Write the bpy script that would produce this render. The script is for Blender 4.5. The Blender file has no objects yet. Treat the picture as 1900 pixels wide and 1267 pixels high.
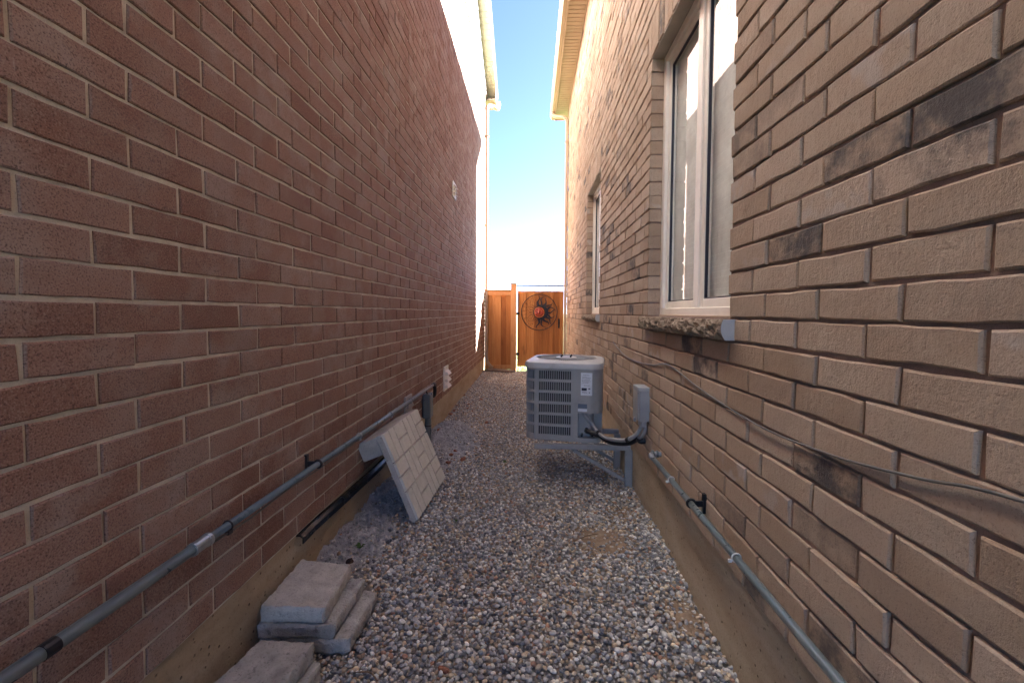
import bpy, bmesh, math, random
import numpy as np
from mathutils import Matrix, Vector, noise as mnoise

R_ = math.radians
rng = np.random.default_rng(7)
random.seed(7)
scene = bpy.context.scene
C = scene.collection

# ------------------------------------------------------------------ camera
EYE = 1.35                                   # camera height above the gravel
YAW, PITCH, ROLL = -0.047, -0.0412, 0.0052
FPX, CYOFF = 804.7, -20.73                   # focal length / principal point in 1900 px units
cam = bpy.data.cameras.new('camera'); cam_o = bpy.data.objects.new('camera', cam); C.objects.link(cam_o)
fwd = Vector((math.sin(YAW)*math.cos(PITCH), math.cos(YAW)*math.cos(PITCH), math.sin(PITCH)))
rgt = Vector((math.cos(YAW), -math.sin(YAW), 0)); upv = rgt.cross(fwd)
r2 = rgt*math.cos(ROLL)+upv*math.sin(ROLL); u2 = -rgt*math.sin(ROLL)+upv*math.cos(ROLL)
M = Matrix((r2, u2, -fwd)).transposed().to_4x4(); M.translation = (0, 0, EYE)
cam_o.matrix_world = M
cam.sensor_fit = 'HORIZONTAL'; cam.sensor_width = 36; cam.lens = 36*FPX/1900
cam.shift_y = CYOFF/1900
cam.clip_start = 0.02; cam.clip_end = 1500
scene.camera = cam_o

def ray(x, y):
    return fwd + r2*((x-950)/FPX) - u2*((y-633.5-CYOFF)/FPX)
def atX(x, y, X):
    d = ray(x, y); return np.array(d*(X/d.x)) + (0, 0, EYE)
def atY(x, y, Y):
    d = ray(x, y); return np.array(d*(Y/d.y)) + (0, 0, EYE)
def atZ(x, y, z):
    d = ray(x, y); return np.array(d*((z-EYE)/d.z)) + (0, 0, EYE)
def project(P):
    P = np.asarray(P, float)-(0, 0, EYE); z = P@np.array(fwd)
    return np.stack([950+FPX*(P@np.array(r2))/z, 633.5+CYOFF-FPX*(P@np.array(u2))/z], -1), z

# ------------------------------------------------------------------ sky, sun, exposure
SUN_TO = Vector((1.0, 0.824, 0.705)).normalized()
world = bpy.data.worlds.new('World'); scene.world = world; world.use_nodes = True
wn = world.node_tree.nodes; wl = world.node_tree.links; wn.clear()
sky = wn.new('ShaderNodeTexSky'); sky.sky_type = 'NISHITA'; sky.sun_disc = False
sky.sun_elevation = math.asin(SUN_TO.z); sky.sun_rotation = math.atan2(SUN_TO.x, SUN_TO.y)
sky.altitude = 200; sky.air_density = 0.25; sky.dust_density = 0.15; sky.ozone_density = 2.2
bg = wn.new('ShaderNodeBackground'); bg.inputs['Strength'].default_value = 0.05
wo = wn.new('ShaderNodeOutputWorld'); wl.new(sky.outputs[0], bg.inputs[0]); wl.new(bg.outputs[0], wo.inputs[0])
sl = bpy.data.lights.new('sun', 'SUN'); sl.energy = 5.0; sl.angle = R_(0.53); sl.color = (1, .975, .93)
so = bpy.data.objects.new('sun', sl); C.objects.link(so)
so.rotation_euler = SUN_TO.to_track_quat('Z', 'Y').to_euler(); so.location = (12, 10, 12)
vs = scene.view_settings; vs.view_transform = 'Standard'; vs.look = 'None'; vs.gamma = 1; vs.use_curve_mapping = False
vs.exposure = 4.42
scene.render.engine = 'CYCLES'
scene.cycles.use_denoising = True
scene.cycles.max_bounces = 10; scene.cycles.diffuse_bounces = 6
scene.cycles.sample_clamp_indirect = 6

# ------------------------------------------------------------------ helpers
WM = {}
def empty(name, loc, label, cat, group=None):
    o = bpy.data.objects.new(name, None); o.empty_display_size = .1; C.objects.link(o)
    o.location = loc; WM[o] = Matrix.Translation(loc)
    o['label'] = label; o['category'] = cat
    if group: o['group'] = group
    return o
def tag(o, label=None, cat=None, group=None, kind=None):
    if label: o['label'] = label
    if cat: o['category'] = cat
    if group: o['group'] = group
    if kind: o['kind'] = kind
    return o
def link(name, me, loc, parent=None):
    o = bpy.data.objects.new(name, me); C.objects.link(o); o.location = loc
    WM[o] = Matrix.Translation(loc)
    if parent is not None:
        o.parent = parent; o.matrix_parent_inverse = WM[parent].inverted()
    return o
def obj(name, V, F, mat, parent=None, smooth=False, attr=None, bevel=0, origin=None):
    V = np.asarray(V, float).reshape(-1, 3)
    if origin is None:
        lo, hi = V.min(0), V.max(0); origin = np.array([(lo[0]+hi[0])/2, (lo[1]+hi[1])/2, lo[2]])
    me = bpy.data.meshes.new(name)
    me.from_pydata((V-origin).tolist(), [], [tuple(int(i) for i in f) for f in F]); me.update()
    if attr is not None:
        a = me.attributes.new('rnd', 'FLOAT', 'POINT'); a.data.foreach_set('value', np.asarray(attr, np.float32))
    me.materials.append(mat)
    if smooth: me.polygons.foreach_set('use_smooth', [True]*len(me.polygons))
    o = link(name, me, tuple(origin), parent)
    if bevel:
        b = o.modifiers.new('bevel', 'BEVEL'); b.width = bevel; b.segments = 2; b.limit_method = 'ANGLE'
    return o
class MB:
    """collects shapes as vertices and faces of one mesh"""
    def __init__(s): s.V = []; s.F = []; s.A = []
    def add(s, V, F, a=0.0):
        n = len(s.V); s.V += [tuple(v) for v in V]; s.F += [[i+n for i in f] for f in F]; s.A += [a]*len(V); return s
    def box(s, lo, hi, a=0.0):
        x0, y0, z0 = lo; x1, y1, z1 = hi
        V = [(x0,y0,z0),(x1,y0,z0),(x1,y1,z0),(x0,y1,z0),(x0,y0,z1),(x1,y0,z1),(x1,y1,z1),(x0,y1,z1)]
        return s.add(V, [(3,2,1,0),(4,5,6,7),(0,1,5,4),(1,2,6,5),(2,3,7,6),(3,0,4,7)], a)
    def prism(s, poly, axis, a0, a1):
        """poly: 2-D outline in the two other axes (order x,y,z), extruded from a0 to a1"""
        n = len(poly); V = []
        for a in (a0, a1):
            for p in poly:
                q = list(p); q.insert(axis, a); V.append(q)
        F = [list(range(n)), list(range(2*n-1, n-1, -1))]
        for i in range(n): j = (i+1) % n; F.append([j, i, n+i, n+j])
        return s.add(V, F)
    def tube(s, path, r, seg=10, cap=True):
        P = [Vector(p) for p in path]; n = len(P); rr = r if hasattr(r, '__len__') else [r]*n
        V = []; F = []
        t0 = (P[1]-P[0]).normalized(); ref = Vector((0, 0, 1)) if abs(t0.z) < .9 else Vector((1, 0, 0))
        nrm = (ref-t0*ref.dot(t0)).normalized()
        for i in range(n):
            t = (P[min(i+1, n-1)]-P[max(i-1, 0)]).normalized()
            nrm = (nrm-t*nrm.dot(t)).normalized(); b = t.cross(nrm)
            for k in range(seg):
                a = 2*math.pi*k/seg; V.append(P[i]+(nrm*math.cos(a)+b*math.sin(a))*rr[i])
        for i in range(n-1):
            for k in range(seg):
                k2 = (k+1) % seg; F.append([i*seg+k, i*seg+k2, (i+1)*seg+k2, (i+1)*seg+k])
        if cap:
            F.append(list(range(seg-1, -1, -1))); F.append([(n-1)*seg+k for k in range(seg)])
        return s.add(V, F)
    def beam(s, p, q, w, h, up=(0, 0, 1)):
        p, q, up = Vector(p), Vector(q), Vector(up); t = (q-p).normalized(); sd = t.cross(up).normalized(); u = sd.cross(t)
        V = []
        for c in (p, q):
            for a, b in ((-1,-1),(1,-1),(1,1),(-1,1)): V.append(c+sd*a*w/2+u*b*h/2)
        return s.add(V, [(0,1,2,3),(7,6,5,4),(0,4,5,1),(1,5,6,2),(2,6,7,3),(3,7,4,0)])
    def build(s, name, mat, parent=None, smooth=False, bevel=0, attr=False, origin=None, fn=None):
        V = np.array(s.V, float)
        if fn: V = fn(V)
        return obj(name, V, s.F, mat, parent, smooth, s.A if attr else None, bevel, origin)
def spline(pts, n=8):
    P = [Vector(p) for p in pts]; P = [P[0]*2-P[1]]+P+[P[-1]*2-P[-2]]; out = []
    for i in range(1, len(P)-2):
        for k in range(n):
            t = k/n; a, b, c, d = P[i-1], P[i], P[i+1], P[i+2]
            out.append(.5*((2*b)+(c-a)*t+(2*a-5*b+4*c-d)*t*t+(3*b-3*c+d-a)*t**3))
    return out+[P[-2]]
def smooth_by_angle(o, ang=40):
    me = o.data; me.polygons.foreach_set('use_smooth', [True]*len(me.polygons))
    bm = bmesh.new(); bm.from_mesh(me)
    for e in bm.edges:
        if len(e.link_faces) == 2 and e.calc_face_angle(0) > R_(ang): e.smooth = False
    bm.to_mesh(me); bm.free(); return o

# ------------------------------------------------------------------ materials
def lin(r, g, b):
    return tuple((c/255/12.92 if c/255 <= .04045 else ((c/255+.055)/1.055)**2.4) for c in (r, g, b))+(1,)
class NT:
    def __init__(s, name):
        s.m = bpy.data.materials.new(name); s.m.use_nodes = True; s.t = s.m.node_tree; s.n = s.t.nodes; s.l = s.t.links
        s.b = s.n['Principled BSDF']; s.b.inputs['Roughness'].default_value = .8
    def node(s, kind, **kw):
        n = s.n.new(kind)
        for k, v in kw.items():
            if k in n.inputs.keys(): s.put(n.inputs[k], v)
            else: setattr(n, k, v)
        return n
    def put(s, sock, v):
        if isinstance(v, bpy.types.NodeSocket): s.l.new(v, sock)
        else: sock.default_value = v
    def pos(s): return s.node('ShaderNodeNewGeometry').outputs['Position']
    def noise(s, vec, scale, detail=3, rough=.55, stretch=None):
        if stretch: vec = s.node('ShaderNodeMapping', Vector=vec, Scale=stretch).outputs[0]
        return s.node('ShaderNodeTexNoise', Vector=vec, Scale=scale, Detail=detail, Roughness=rough).outputs['Fac']
    def ramp(s, fac, stops, interp='LINEAR'):
        r = s.node('ShaderNodeValToRGB'); s.put(r.inputs[0], fac); r.color_ramp.interpolation = interp
        e = r.color_ramp.elements
        while len(e) < len(stops): e.new(.5)
        for el, (p, c) in zip(e, stops):
            el.position = p; el.color = c if len(c) == 4 else tuple(c)+(1,)
        return r.outputs[0]
    def step(s, fac, a, b):
        n = s.node('ShaderNodeMapRange'); s.put(n.inputs[0], fac); n.inputs[1].default_value = a; n.inputs[2].default_value = b
        n.interpolation_type = 'SMOOTHSTEP'; return n.outputs[0]
    def math(s, op, a, b=0.0):
        n = s.node('ShaderNodeMath', operation=op); s.put(n.inputs[0], a); s.put(n.inputs[1], b); return n.outputs[0]
    def mix(s, fac, a, b, mode='MIX'):
        n = s.node('ShaderNodeMix', data_type='RGBA', blend_type=mode)
        s.put(n.inputs['Factor'], fac); s.put(n.inputs[6], a); s.put(n.inputs[7], b); return n.outputs[2]
    def bump(s, h, strength, dist, prev=None):
        n = s.node('ShaderNodeBump', Strength=strength, Distance=dist, Height=h)
        if prev is not None: s.l.new(prev, n.inputs['Normal'])
        return n.outputs[0]
    def out(s, color=None, rough=None, normal=None, metal=None, spec=None):
        b = s.b.inputs
        if color is not None: s.put(b['Base Color'], color)
        if rough is not None: s.put(b['Roughness'], rough)
        if normal is not None: s.put(b['Normal'], normal)
        if metal is not None: s.put(b['Metallic'], metal)
        if spec is not None: s.put(b['Specular IOR Level'], spec)
        return s.m
def brick_random(t):
    a = t.node('ShaderNodeAttribute', attribute_name='rnd').outputs['Fac']
    o = t.node('ShaderNodeObjectInfo').outputs['Random']
    return t.math('FRACT', t.math('ADD', a, o))

def mat_brick_red():
    t = NT('red_brick'); p = t.pos(); r = brick_random(t)
    base = t.ramp(r, [(0, (.225,.112,.078)), (.25, (.268,.145,.106)), (.5, (.290,.163,.123)), (.75, (.325,.198,.155)), (1, (.245,.127,.091))])
    bloom = t.noise(p, 6, 4, .6); fine = t.noise(p, 230, 2, .6); mid = t.noise(p, 34, 3, .6)
    r2_ = t.math('FRACT', t.math('MULTIPLY', r, 7.31))
    b = t.math('MULTIPLY', t.step(bloom, .40, .68), t.math('ADD', t.math('MULTIPLY', r2_, .45), .25))
    c = t.mix(b, base, (.385,.315,.275,1))
    c = t.mix(t.math('MULTIPLY', t.step(fine, .53, .68), .40), c, (.46,.36,.29,1))
    c = t.mix(t.math('MULTIPLY', t.step(fine, .46, .33), .70), c, (.055,.03,.023,1))
    c = t.mix(t.math('MULTIPLY', t.step(mid, .60, .78), .35), c, (.12,.055,.04,1))
    rust = t.noise(p, 3.5, 4, .6, (1, 1, 2.5)); c = t.mix(t.math('MULTIPLY', t.step(rust, .56, .74), .4), c, (.19,.082,.052,1))
    scr = t.noise(p, 5, 4, .6, (1, 6, 1.2)); c = t.mix(t.math('MULTIPLY', t.step(scr, .69, .77), .30), c, (.60,.56,.53,1))
    n = t.bump(fine, .6, .0016); n = t.bump(mid, .3, .002, n)
    return t.out(c, .82, n, spec=.35)
def mat_brick_brown():
    t = NT('brown_brick'); p = t.pos(); r = brick_random(t)
    base = t.ramp(r, [(0, (.34,.240,.165)), (.3, (.40,.290,.205)), (.6, (.44,.328,.240)), (.85, (.47,.360,.275)), (1, (.35,.250,.178))])
    big = t.noise(p, 3.2, 3, .6); fine = t.noise(p, 210, 3, .7); mid = t.noise(p, 40, 4, .65)
    drag = t.noise(p, 75, 3, .6, (1, 1, .22))
    c = t.mix(t.math('MULTIPLY', t.step(big, .40, .66), .45), base, (.47,.375,.285,1))
    c = t.mix(t.math('MULTIPLY', t.step(fine, .46, .30), .55), c, (.17,.115,.085,1))
    c = t.mix(t.math('MULTIPLY', t.step(drag, .58, .74), .35), c, (.25,.175,.135,1))
    r2_ = t.math('FRACT', t.math('MULTIPLY', r, 13.7)); r3_ = t.math('FRACT', t.math('MULTIPLY', r, 29.3))
    sm = t.noise(p, 6.5, 5, .68)
    smoke = t.math('MULTIPLY', t.step(sm, .36, .62), t.step(r2_, .86, .92))
    c = t.mix(t.math('MULTIPLY', smoke, .9), c, (.07,.066,.068,1))
    pale = t.math('MULTIPLY', t.step(t.noise(p, 9, 2, .5), .50, .62), t.step(r3_, .88, .93))
    c = t.mix(t.math('MULTIPLY', pale, .6), c, (.46,.40,.36,1))
    n = t.bump(fine, .8, .0022); n = t.bump(mid, .7, .0045, n); n = t.bump(drag, .5, .0035, n)
    return t.out(c, .9, n, spec=.25)
def mat_rough(name, cols, scale=14, fine=160, rough=.9, bump=.5, spots=None, dist=.002):
    t = NT(name); p = t.pos(); a = t.noise(p, scale, 5, .62); f = t.noise(p, fine, 3, .7)
    k = len(cols); c = t.ramp(a, [(.28+.44*i/(k-1), q) for i, q in enumerate(cols)])
    c = t.mix(t.math('MULTIPLY', t.step(f, .46, .30), .45), c, tuple(v*.45 for v in cols[0][:3])+(1,))
    if spots: c = t.mix(t.math('MULTIPLY', t.step(t.noise(p, spots[0], 3, .6), spots[1], spots[1]+.07), .8), c, spots[2]+(1,))
    n = t.bump(f, bump, dist); n = t.bump(a, bump*.6, dist*3, n)
    return t.out(c, rough, n, spec=.3)
def mat_foundation():
    t = NT('parged_concrete'); p = t.pos(); a = t.noise(p, 2.5, 5, .6, (1, .6, 2.2)); f = t.noise(p, 120, 3, .7)
    c = t.ramp(a, [(.3, (.34,.26,.17)), (.5, (.45,.36,.25)), (.7, (.53,.45,.34))])
    drip = t.noise(p, 9, 4, .6, (1, 1.4, .18)); c = t.mix(t.math('MULTIPLY', t.step(drip, .55, .72), .35), c, (.40,.36,.29,1))
    v = t.node('ShaderNodeTexVoronoi', Vector=p, Scale=34.0).outputs['Distance']
    pit = t.math('MULTIPLY', t.step(v, .24, .08), t.step(t.noise(p, 13, 2), .46, .56))
    c = t.mix(t.math('MULTIPLY', pit, .8), c, (.06,.045,.03,1))
    g_ = t.noise(p, 28, 4, .65); c = t.mix(t.math('MULTIPLY', t.step(g_, .55, .75), .35), c, (.20,.145,.09,1)); c = t.mix(t.math('MULTIPLY', t.step(f, .45, .3), .4), c, (.16,.12,.08,1)); n = t.bump(f, .6, .002); n = t.bump(g_, .5, .004, n); n = t.bump(a, .4, .008, n); n = t.bump(t.math('MULTIPLY', pit, -1.0), .8, .006, n)
    return t.out(c, .88, n, spec=.3)
def mat_plain(name, col, rough=.5, metal=0, bump=0, var=.12, scale=6, spec=.5, dirt=0):
    t = NT(name); p = t.pos(); a = t.noise(p, scale, 4, .6)
    c = t.mix(t.step(a, .3, .7), tuple(v*(1-var) for v in col[:3])+(1,), tuple(min(1, v*(1+var)) for v in col[:3])+(1,))
    if dirt: c = t.mix(t.math('MULTIPLY', t.step(t.noise(p, scale*2.3, 5, .65), .52, .72), dirt), c, (.09,.07,.05,1))
    rr = t.math('ADD', t.math('MULTIPLY', t.noise(p, scale*4, 3), .2), rough-.1)
    n = t.bump(t.noise(p, 180, 2), bump, .001) if bump else None
    return t.out(c, rr, n, metal, spec)
def mat_wood(name, cols, rough=.7):
    t = NT(name); p = t.pos(); r = t.node('ShaderNodeObjectInfo').outputs['Random']
    off = t.node('ShaderNodeVectorMath', operation='ADD'); t.put(off.inputs[0], p)
    cmb = t.node('ShaderNodeCombineXYZ'); t.put(cmb.inputs[0], t.math('MULTIPLY', r, 17.0)); t.put(cmb.inputs[2], t.math('MULTIPLY', r, 31.0)); t.put(off.inputs[1], cmb.outputs[0])
    g = t.noise(off.outputs[0], 38, 5, .65, (1, 1, .06)); k = t.noise(off.outputs[0], 5, 3, .5, (1, 1, .35))
    c = t.ramp(t.math('ADD', t.math('MULTIPLY', g, .7), t.math('MULTIPLY', t.math('ADD', r, -.2), .55)), [(.2, cols[0]), (.5, cols[1]), (.8, cols[2])])
    c = t.mix(t.math('MULTIPLY', t.step(k, .62, .75), .5), c, tuple(v*.45 for v in cols[0])+(1,))
    return t.out(c, rough, t.bump(g, .35, .002), spec=.3)
def mat_glass():
    t = NT('window_glass'); t.n.remove(t.b); out = t.n['Material Output']
    bf = t.node('ShaderNodeNewGeometry').outputs['Backfacing']; ior = t.math('ADD', t.math('MULTIPLY', bf, 1/1.85-1.85), 1.85)
    fr = t.node('ShaderNodeFresnel', IOR=ior).outputs[0]
    gl = t.node('ShaderNodeBsdfGlossy', Roughness=.004); gl.inputs['Color'].default_value = (.95,.97,1,1)
    tr = t.node('ShaderNodeBsdfTransparent'); tr.inputs['Color'].default_value = (.95,.98,.98,1)
    nz = t.bump(t.noise(t.pos(), 1.6, 2), .02, .02); t.l.new(nz, gl.inputs['Normal'])
    mx = t.node('ShaderNodeMixShader'); t.l.new(fr, mx.inputs[0]); t.l.new(tr.outputs[0], mx.inputs[1]); t.l.new(gl.outputs[0], mx.inputs[2])
    t.l.new(mx.outputs[0], out.inputs[0]); return t.m
def mat_pebble():
    t = NT('pebble'); p = t.pos(); c = t.node('ShaderNodeAttribute', attribute_name='col').outputs['Color']
    f = t.noise(p, 260, 4, .65); c = t.mix(t.math('MULTIPLY', t.step(f, .35, .65), .35), c, t.mix(1.0, c, (.45,.43,.40,1), 'MULTIPLY'))
    d = t.noise(p, 2.2, 4, .6); c = t.mix(t.math('MULTIPLY', t.step(d, .5, .7), .28), c, (.36,.29,.22,1))
    return t.out(c, .72, t.bump(f, .25, .001), spec=.35)
M_RED = mat_brick_red(); M_BROWN = mat_brick_brown()
M_MORT_L = mat_rough('grey_mortar', [(.48,.425,.345), (.60,.545,.455), (.70,.645,.555)], 18, 260, .95, .5, dist=.0012)
M_MORT_R = mat_rough('brown_mortar', [(.20,.135,.105), (.27,.185,.148), (.34,.245,.20)], 18, 260, .95, .6, dist=.0015)
M_FOUND = mat_foundation()
M_GREYPIPE = mat_plain('grey_pipe', (.140,.185,.20), .30, .0, .05, .12, 5, .6, .10)
M_STEEL = mat_plain('galvanised_steel', (.42,.46,.48), .38, .75, .05, .2, 14, .5, .2)
M_BLACK = mat_plain('black_plastic', (.012,.013,.016), .45)
M_ACBODY = mat_plain('grey_enamel', (.315,.315,.31), .42, .0, .04, .06, 5, .5, .12)
M_ACTOP = mat_plain('pale_enamel', (.47,.475,.47), .38, 0, .04, .06, 5, .55, .1)
M_ACDARK = mat_plain('coil_dark', (.030,.032,.036), .7)
M_BRACKET = mat_plain('grey_painted_steel', (.27,.285,.295), .5, 0, .1, .1, 9, .4, .2)
M_WHITE = mat_plain('white_vinyl', (.85,.80,.71), .4, 0, .03, .05, 4, .4, .08)
M_ALMOND = mat_plain('almond_aluminium', (.40,.295,.205), .45, 0, .03, .06, 4, .4, .08)
M_FLASH = mat_plain('lintel_paint', (.40,.37,.32), .6)
M_SIDING = mat_plain('white_siding', (.78,.80,.80), .5, 0, .05, .04, 3)
M_TRIM = mat_plain('brown_trim', (.36,.25,.17), .55)
M_SILL = mat_rough('rough_sill_stone', [(.20,.15,.105), (.32,.25,.18), (.43,.355,.27)], 45, 240, .95, 1.0, dist=.004)
M_SILLCUT = mat_plain('cut_stone', (.44,.43,.42), .8, 0, .3)
M_GLASS = mat_glass()
M_SEAL = mat_plain('black_seal', (.02,.02,.035), .5)
M_CURTAIN = mat_plain('sheer_curtain', (.82,.83,.80), .9)
M_DARK = mat_plain('dark_room', (.06,.055,.05), .9)
M_ROOF = mat_rough('roof_shingle', [(.05,.045,.04), (.08,.07,.065), (.11,.10,.09)], 6, 90)
M_SOFFIT_L = mat_plain('yellowed_soffit', (.38,.33,.20), .6)
M_CEDAR = mat_wood('cedar', [(.26,.098,.028), (.40,.168,.050), (.52,.255,.092)])
M_CEDARP = mat_wood('cedar_post', [(.36,.165,.06), (.46,.235,.10), (.55,.31,.15)])
M_OLDWOOD = mat_wood('weathered_wood', [(.16,.12,.10), (.26,.20,.16), (.34,.27,.22)], .9)
M_SLAB = mat_rough('slab_concrete', [(.60,.58,.50), (.68,.66,.58), (.74,.725,.65)], 20, 240, .92, .35, dist=.001)
M_SLABSIDE = mat_rough('slab_side_concrete', [(.36,.335,.30), (.47,.445,.405), (.56,.535,.49)], 12, 120, .92, .6, (30, .66, (.14,.12,.12)))
M_PAVER = mat_rough('grey_paver', [(.28,.268,.242), (.41,.395,.36), (.53,.51,.465)], 16, 110, .93, 1.0, (34, .62, (.22,.21,.20)), dist=.004)
M_PAVERW = mat_rough('buff_paver', [(.40,.375,.33), (.52,.495,.445), (.62,.595,.54)], 16, 110, .93, 1.0, (30, .64, (.36,.34,.30)), dist=.004)
M_RUBBLE = mat_rough('grey_rubble', [(.30,.305,.315), (.47,.48,.495), (.62,.63,.645)], 22, 90, .97, 1.0, dist=.009)
M_DIRT = mat_rough('pebbly_dirt', [(.20,.185,.165), (.30,.28,.255), (.40,.375,.345)], 30, 150, .97, 1.0, dist=.006)
M_SAND = mat_rough('tan_silt', [(.23,.165,.11), (.31,.23,.16), (.38,.29,.21)], 26, 170, .97, .8, dist=.004)
M_LAWN = mat_rough('lawn_soil', [(.045,.075,.018), (.07,.11,.025), (.11,.14,.04)], 3, 60, .95, .8)
M_GRASS = mat_plain('grass_blade', (.13,.19,.035), .6, 0, 0, .35, 9)
M_WEED = mat_plain('weed_leaf', (.075,.14,.03), .6, 0, 0, .3, 30)
M_CHIP = mat_rough('brick_chip', [(.22,.085,.05), (.33,.14,.085), (.40,.20,.13)], 40, 260, .92, .7)
M_CHIPD = mat_rough('dark_chip', [(.06,.035,.03), (.09,.055,.045), (.13,.08,.07)], 40, 260, .92, .7)
M_TWIG = mat_plain('dry_twig', (.20,.135,.08), .8)
M_PEB = mat_pebble()
M_LABEL = mat_plain('label_paper', (.62,.65,.70), .5); M_PRINT = mat_plain('label_print', (.16,.17,.20), .6); M_PRINTK = mat_plain('label_black', (.02,.025,.05), .6)
M_IRON = mat_plain('blackened_iron', (.017,.019,.026), .5, .4)
M_RUST = mat_plain('rusty_iron', (.13,.045,.022), .65, .3, .2)
M_CLAY = mat_plain('red_glazed_clay', (.26,.030,.014), .35, 0, .1, .4, 30, .6)
M_CLAYO = mat_plain('orange_glazed_clay', (.42,.14,.03), .35, 0, .1, .3, 30, .6)
M_TAPE = mat_plain('white_tie', (.72,.71,.68), .5)
M_CABLE = mat_plain('grey_cable', (.11,.105,.095), .4, 0, 0, .3)
M_HOSE = mat_plain('grey_hose', (.32,.325,.33), .45, 0, .05)

# ------------------------------------------------------------------ ground shape
XL, XR = -1.0899, 0.7719
YEND_L, YEND_R = 10.0, 9.93
def gz(x, y):
    x = np.asarray(x, float); y = np.asarray(y, float)
    z = .010*np.sin(1.7*x+2.3*y)+.007*np.sin(4.1*x-3.3*y+1)+.005*np.sin(7.3*y+2.0*x)
    z = z-.018*np.exp(-((x-.75)/.35)**2)*np.clip((3.4-y)/1.5, 0, 1)
    z = z+.022*np.clip((y-7.5)/2.2, 0, 1)
    return z
def mound(x, y):
    x = np.asarray(x, float); y = np.asarray(y, float); d = x-XL
    a = .105*np.exp(-((y-3.0)/.62)**2)*np.clip(1-d/.40, 0, 1)**1.1
    b = .070*np.exp(-((y-2.25)/.30)**2)*np.clip(1-d/.30, 0, 1)
    c = .110*np.exp(-((y-4.75)/.42)**2)*np.exp(-((d-.16)/.20)**2)
    e = .045*np.exp(-((y-4.15)/.50)**2)*np.exp(-((d-.34)/.22)**2)
    return a+b+c+e
def ground(x, y): return float(gz(x, y)+mound(x, y))

def grid_sheet(name, xs, ys, zf, mat, kind):
    X, Y = np.meshgrid(xs, ys); Z = zf(X, Y); nx, ny = len(xs), len(ys)
    V = np.stack([X, Y, Z], -1).reshape(-1, 3)
    F = [(j*nx+i, j*nx+i+1, (j+1)*nx+i+1, (j+1)*nx+i) for j in range(ny-1) for i in range(nx-1)]
    o = obj(name, V, F, mat, smooth=True, origin=np.zeros(3)); o['kind'] = kind; return o
gs = MB(); gs.add([(-400,-400,-.09),(400,-400,-.09),(400,600,-.09),(-400,600,-.09)], [(0,1,2,3)])
o = gs.build('ground', M_LAWN, origin=np.zeros(3)); tag(o, kind='structure')
grid_sheet('gravel_bed', np.linspace(-1.12, .80, 49), np.linspace(-4, 9.80, 340), lambda x, y: gz(x, y)-.007, M_DIRT, 'structure')
grid_sheet('lawn', np.linspace(-6, 6, 60), np.linspace(9.80, 24, 60), lambda x, y: .02+.015*np.sin(2*x+y)+.01*np.sin(3.7*y), M_LAWN, 'structure')

# ------------------------------------------------------------------ brick walls
BH, BL, JT = .089, .267, .010
def brick_shape(w, h, r, ch, jit):
    """chamfered brick: outline of 10 points, bowed and chipped; columns n (outward), u, v"""
    k = np.linspace(-.5, .5, 5)
    u = np.concatenate([k*w, k[::-1]*w]); v = np.concatenate([-np.ones(5)*h/2, np.ones(5)*h/2])
    du = np.zeros(10); dv = r.normal(0, jit, 10)
    du[[0, 4, 5, 9]] = r.normal(0, jit, 4)
    tl = r.normal(0, .0009)
    rim = np.stack([np.full(10, -ch)+r.normal(0, ch*.15, 10), u+du, v+dv+tl*u/w*2], 1)
    s = np.sign(u)*np.where(np.abs(u) > w*.49, 1, 0)
    fr = np.stack([r.normal(0, ch*.16, 10), u+du-s*ch*(1+.4*r.random(10)), v+dv+tl*u/w*2-np.sign(v)*ch*(1+.4*r.random(10))], 1)
    bk = np.stack([np.full(10, -.088), u, v], 1)
    V = np.concatenate([fr, rim, bk])
    F = []
    for i in range(4): F.append((i, i+1, 8-i, 9-i))
    for a in (0, 10):
        for i in range(10):
            j = (i+1) % 10; F.append((i+a, i+a+10, j+a+10, j+a))
    return V, F
def cut(seg, holes):
    out = [seg]
    for a, b in holes:
        nx = []
        for s, e in out:
            if b <= s or a >= e: nx.append((s, e))
            else:
                if a-s > .03: nx.append((s, a))
                if e-b > .03: nx.append((b, e))
        out = nx
    return out
def layout(z0, n, ja, jb, y0, y1, holes, par):
    """list of (ya, yb, za, zb) for every brick; holes = (ya, yb, za, zb)"""
    B = []
    for j in range(n):
        za, zb = z0+j*BH+JT/2, z0+(j+1)*BH-JT/2; zc = (za+zb)/2
        ph = ja if (j+par) % 2 == 0 else jb
        i0 = math.floor((y0-ph)/BL)-1; i1 = math.ceil((y1-ph)/BL)+1
        hs = [(h[0], h[1]) for h in holes if h[2] < zc < h[3]]
        for i in range(i0, i1):
            s, e = ph+i*BL, ph+(i+1)*BL
            s, e = max(s, y0), min(e, y1)
            if e-s < .035: continue
            for (a, b) in cut((s, e), hs):
                ya = a+(JT/2 if a not in [h[1] for h in hs] and a > y0+1e-6 else 0)
                yb = b-(JT/2 if b not in [h[0] for h in hs] and b < y1-1e-6 else 0)
                if yb-ya > .025: B.append((ya, yb, za, zb))
    return B
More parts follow.
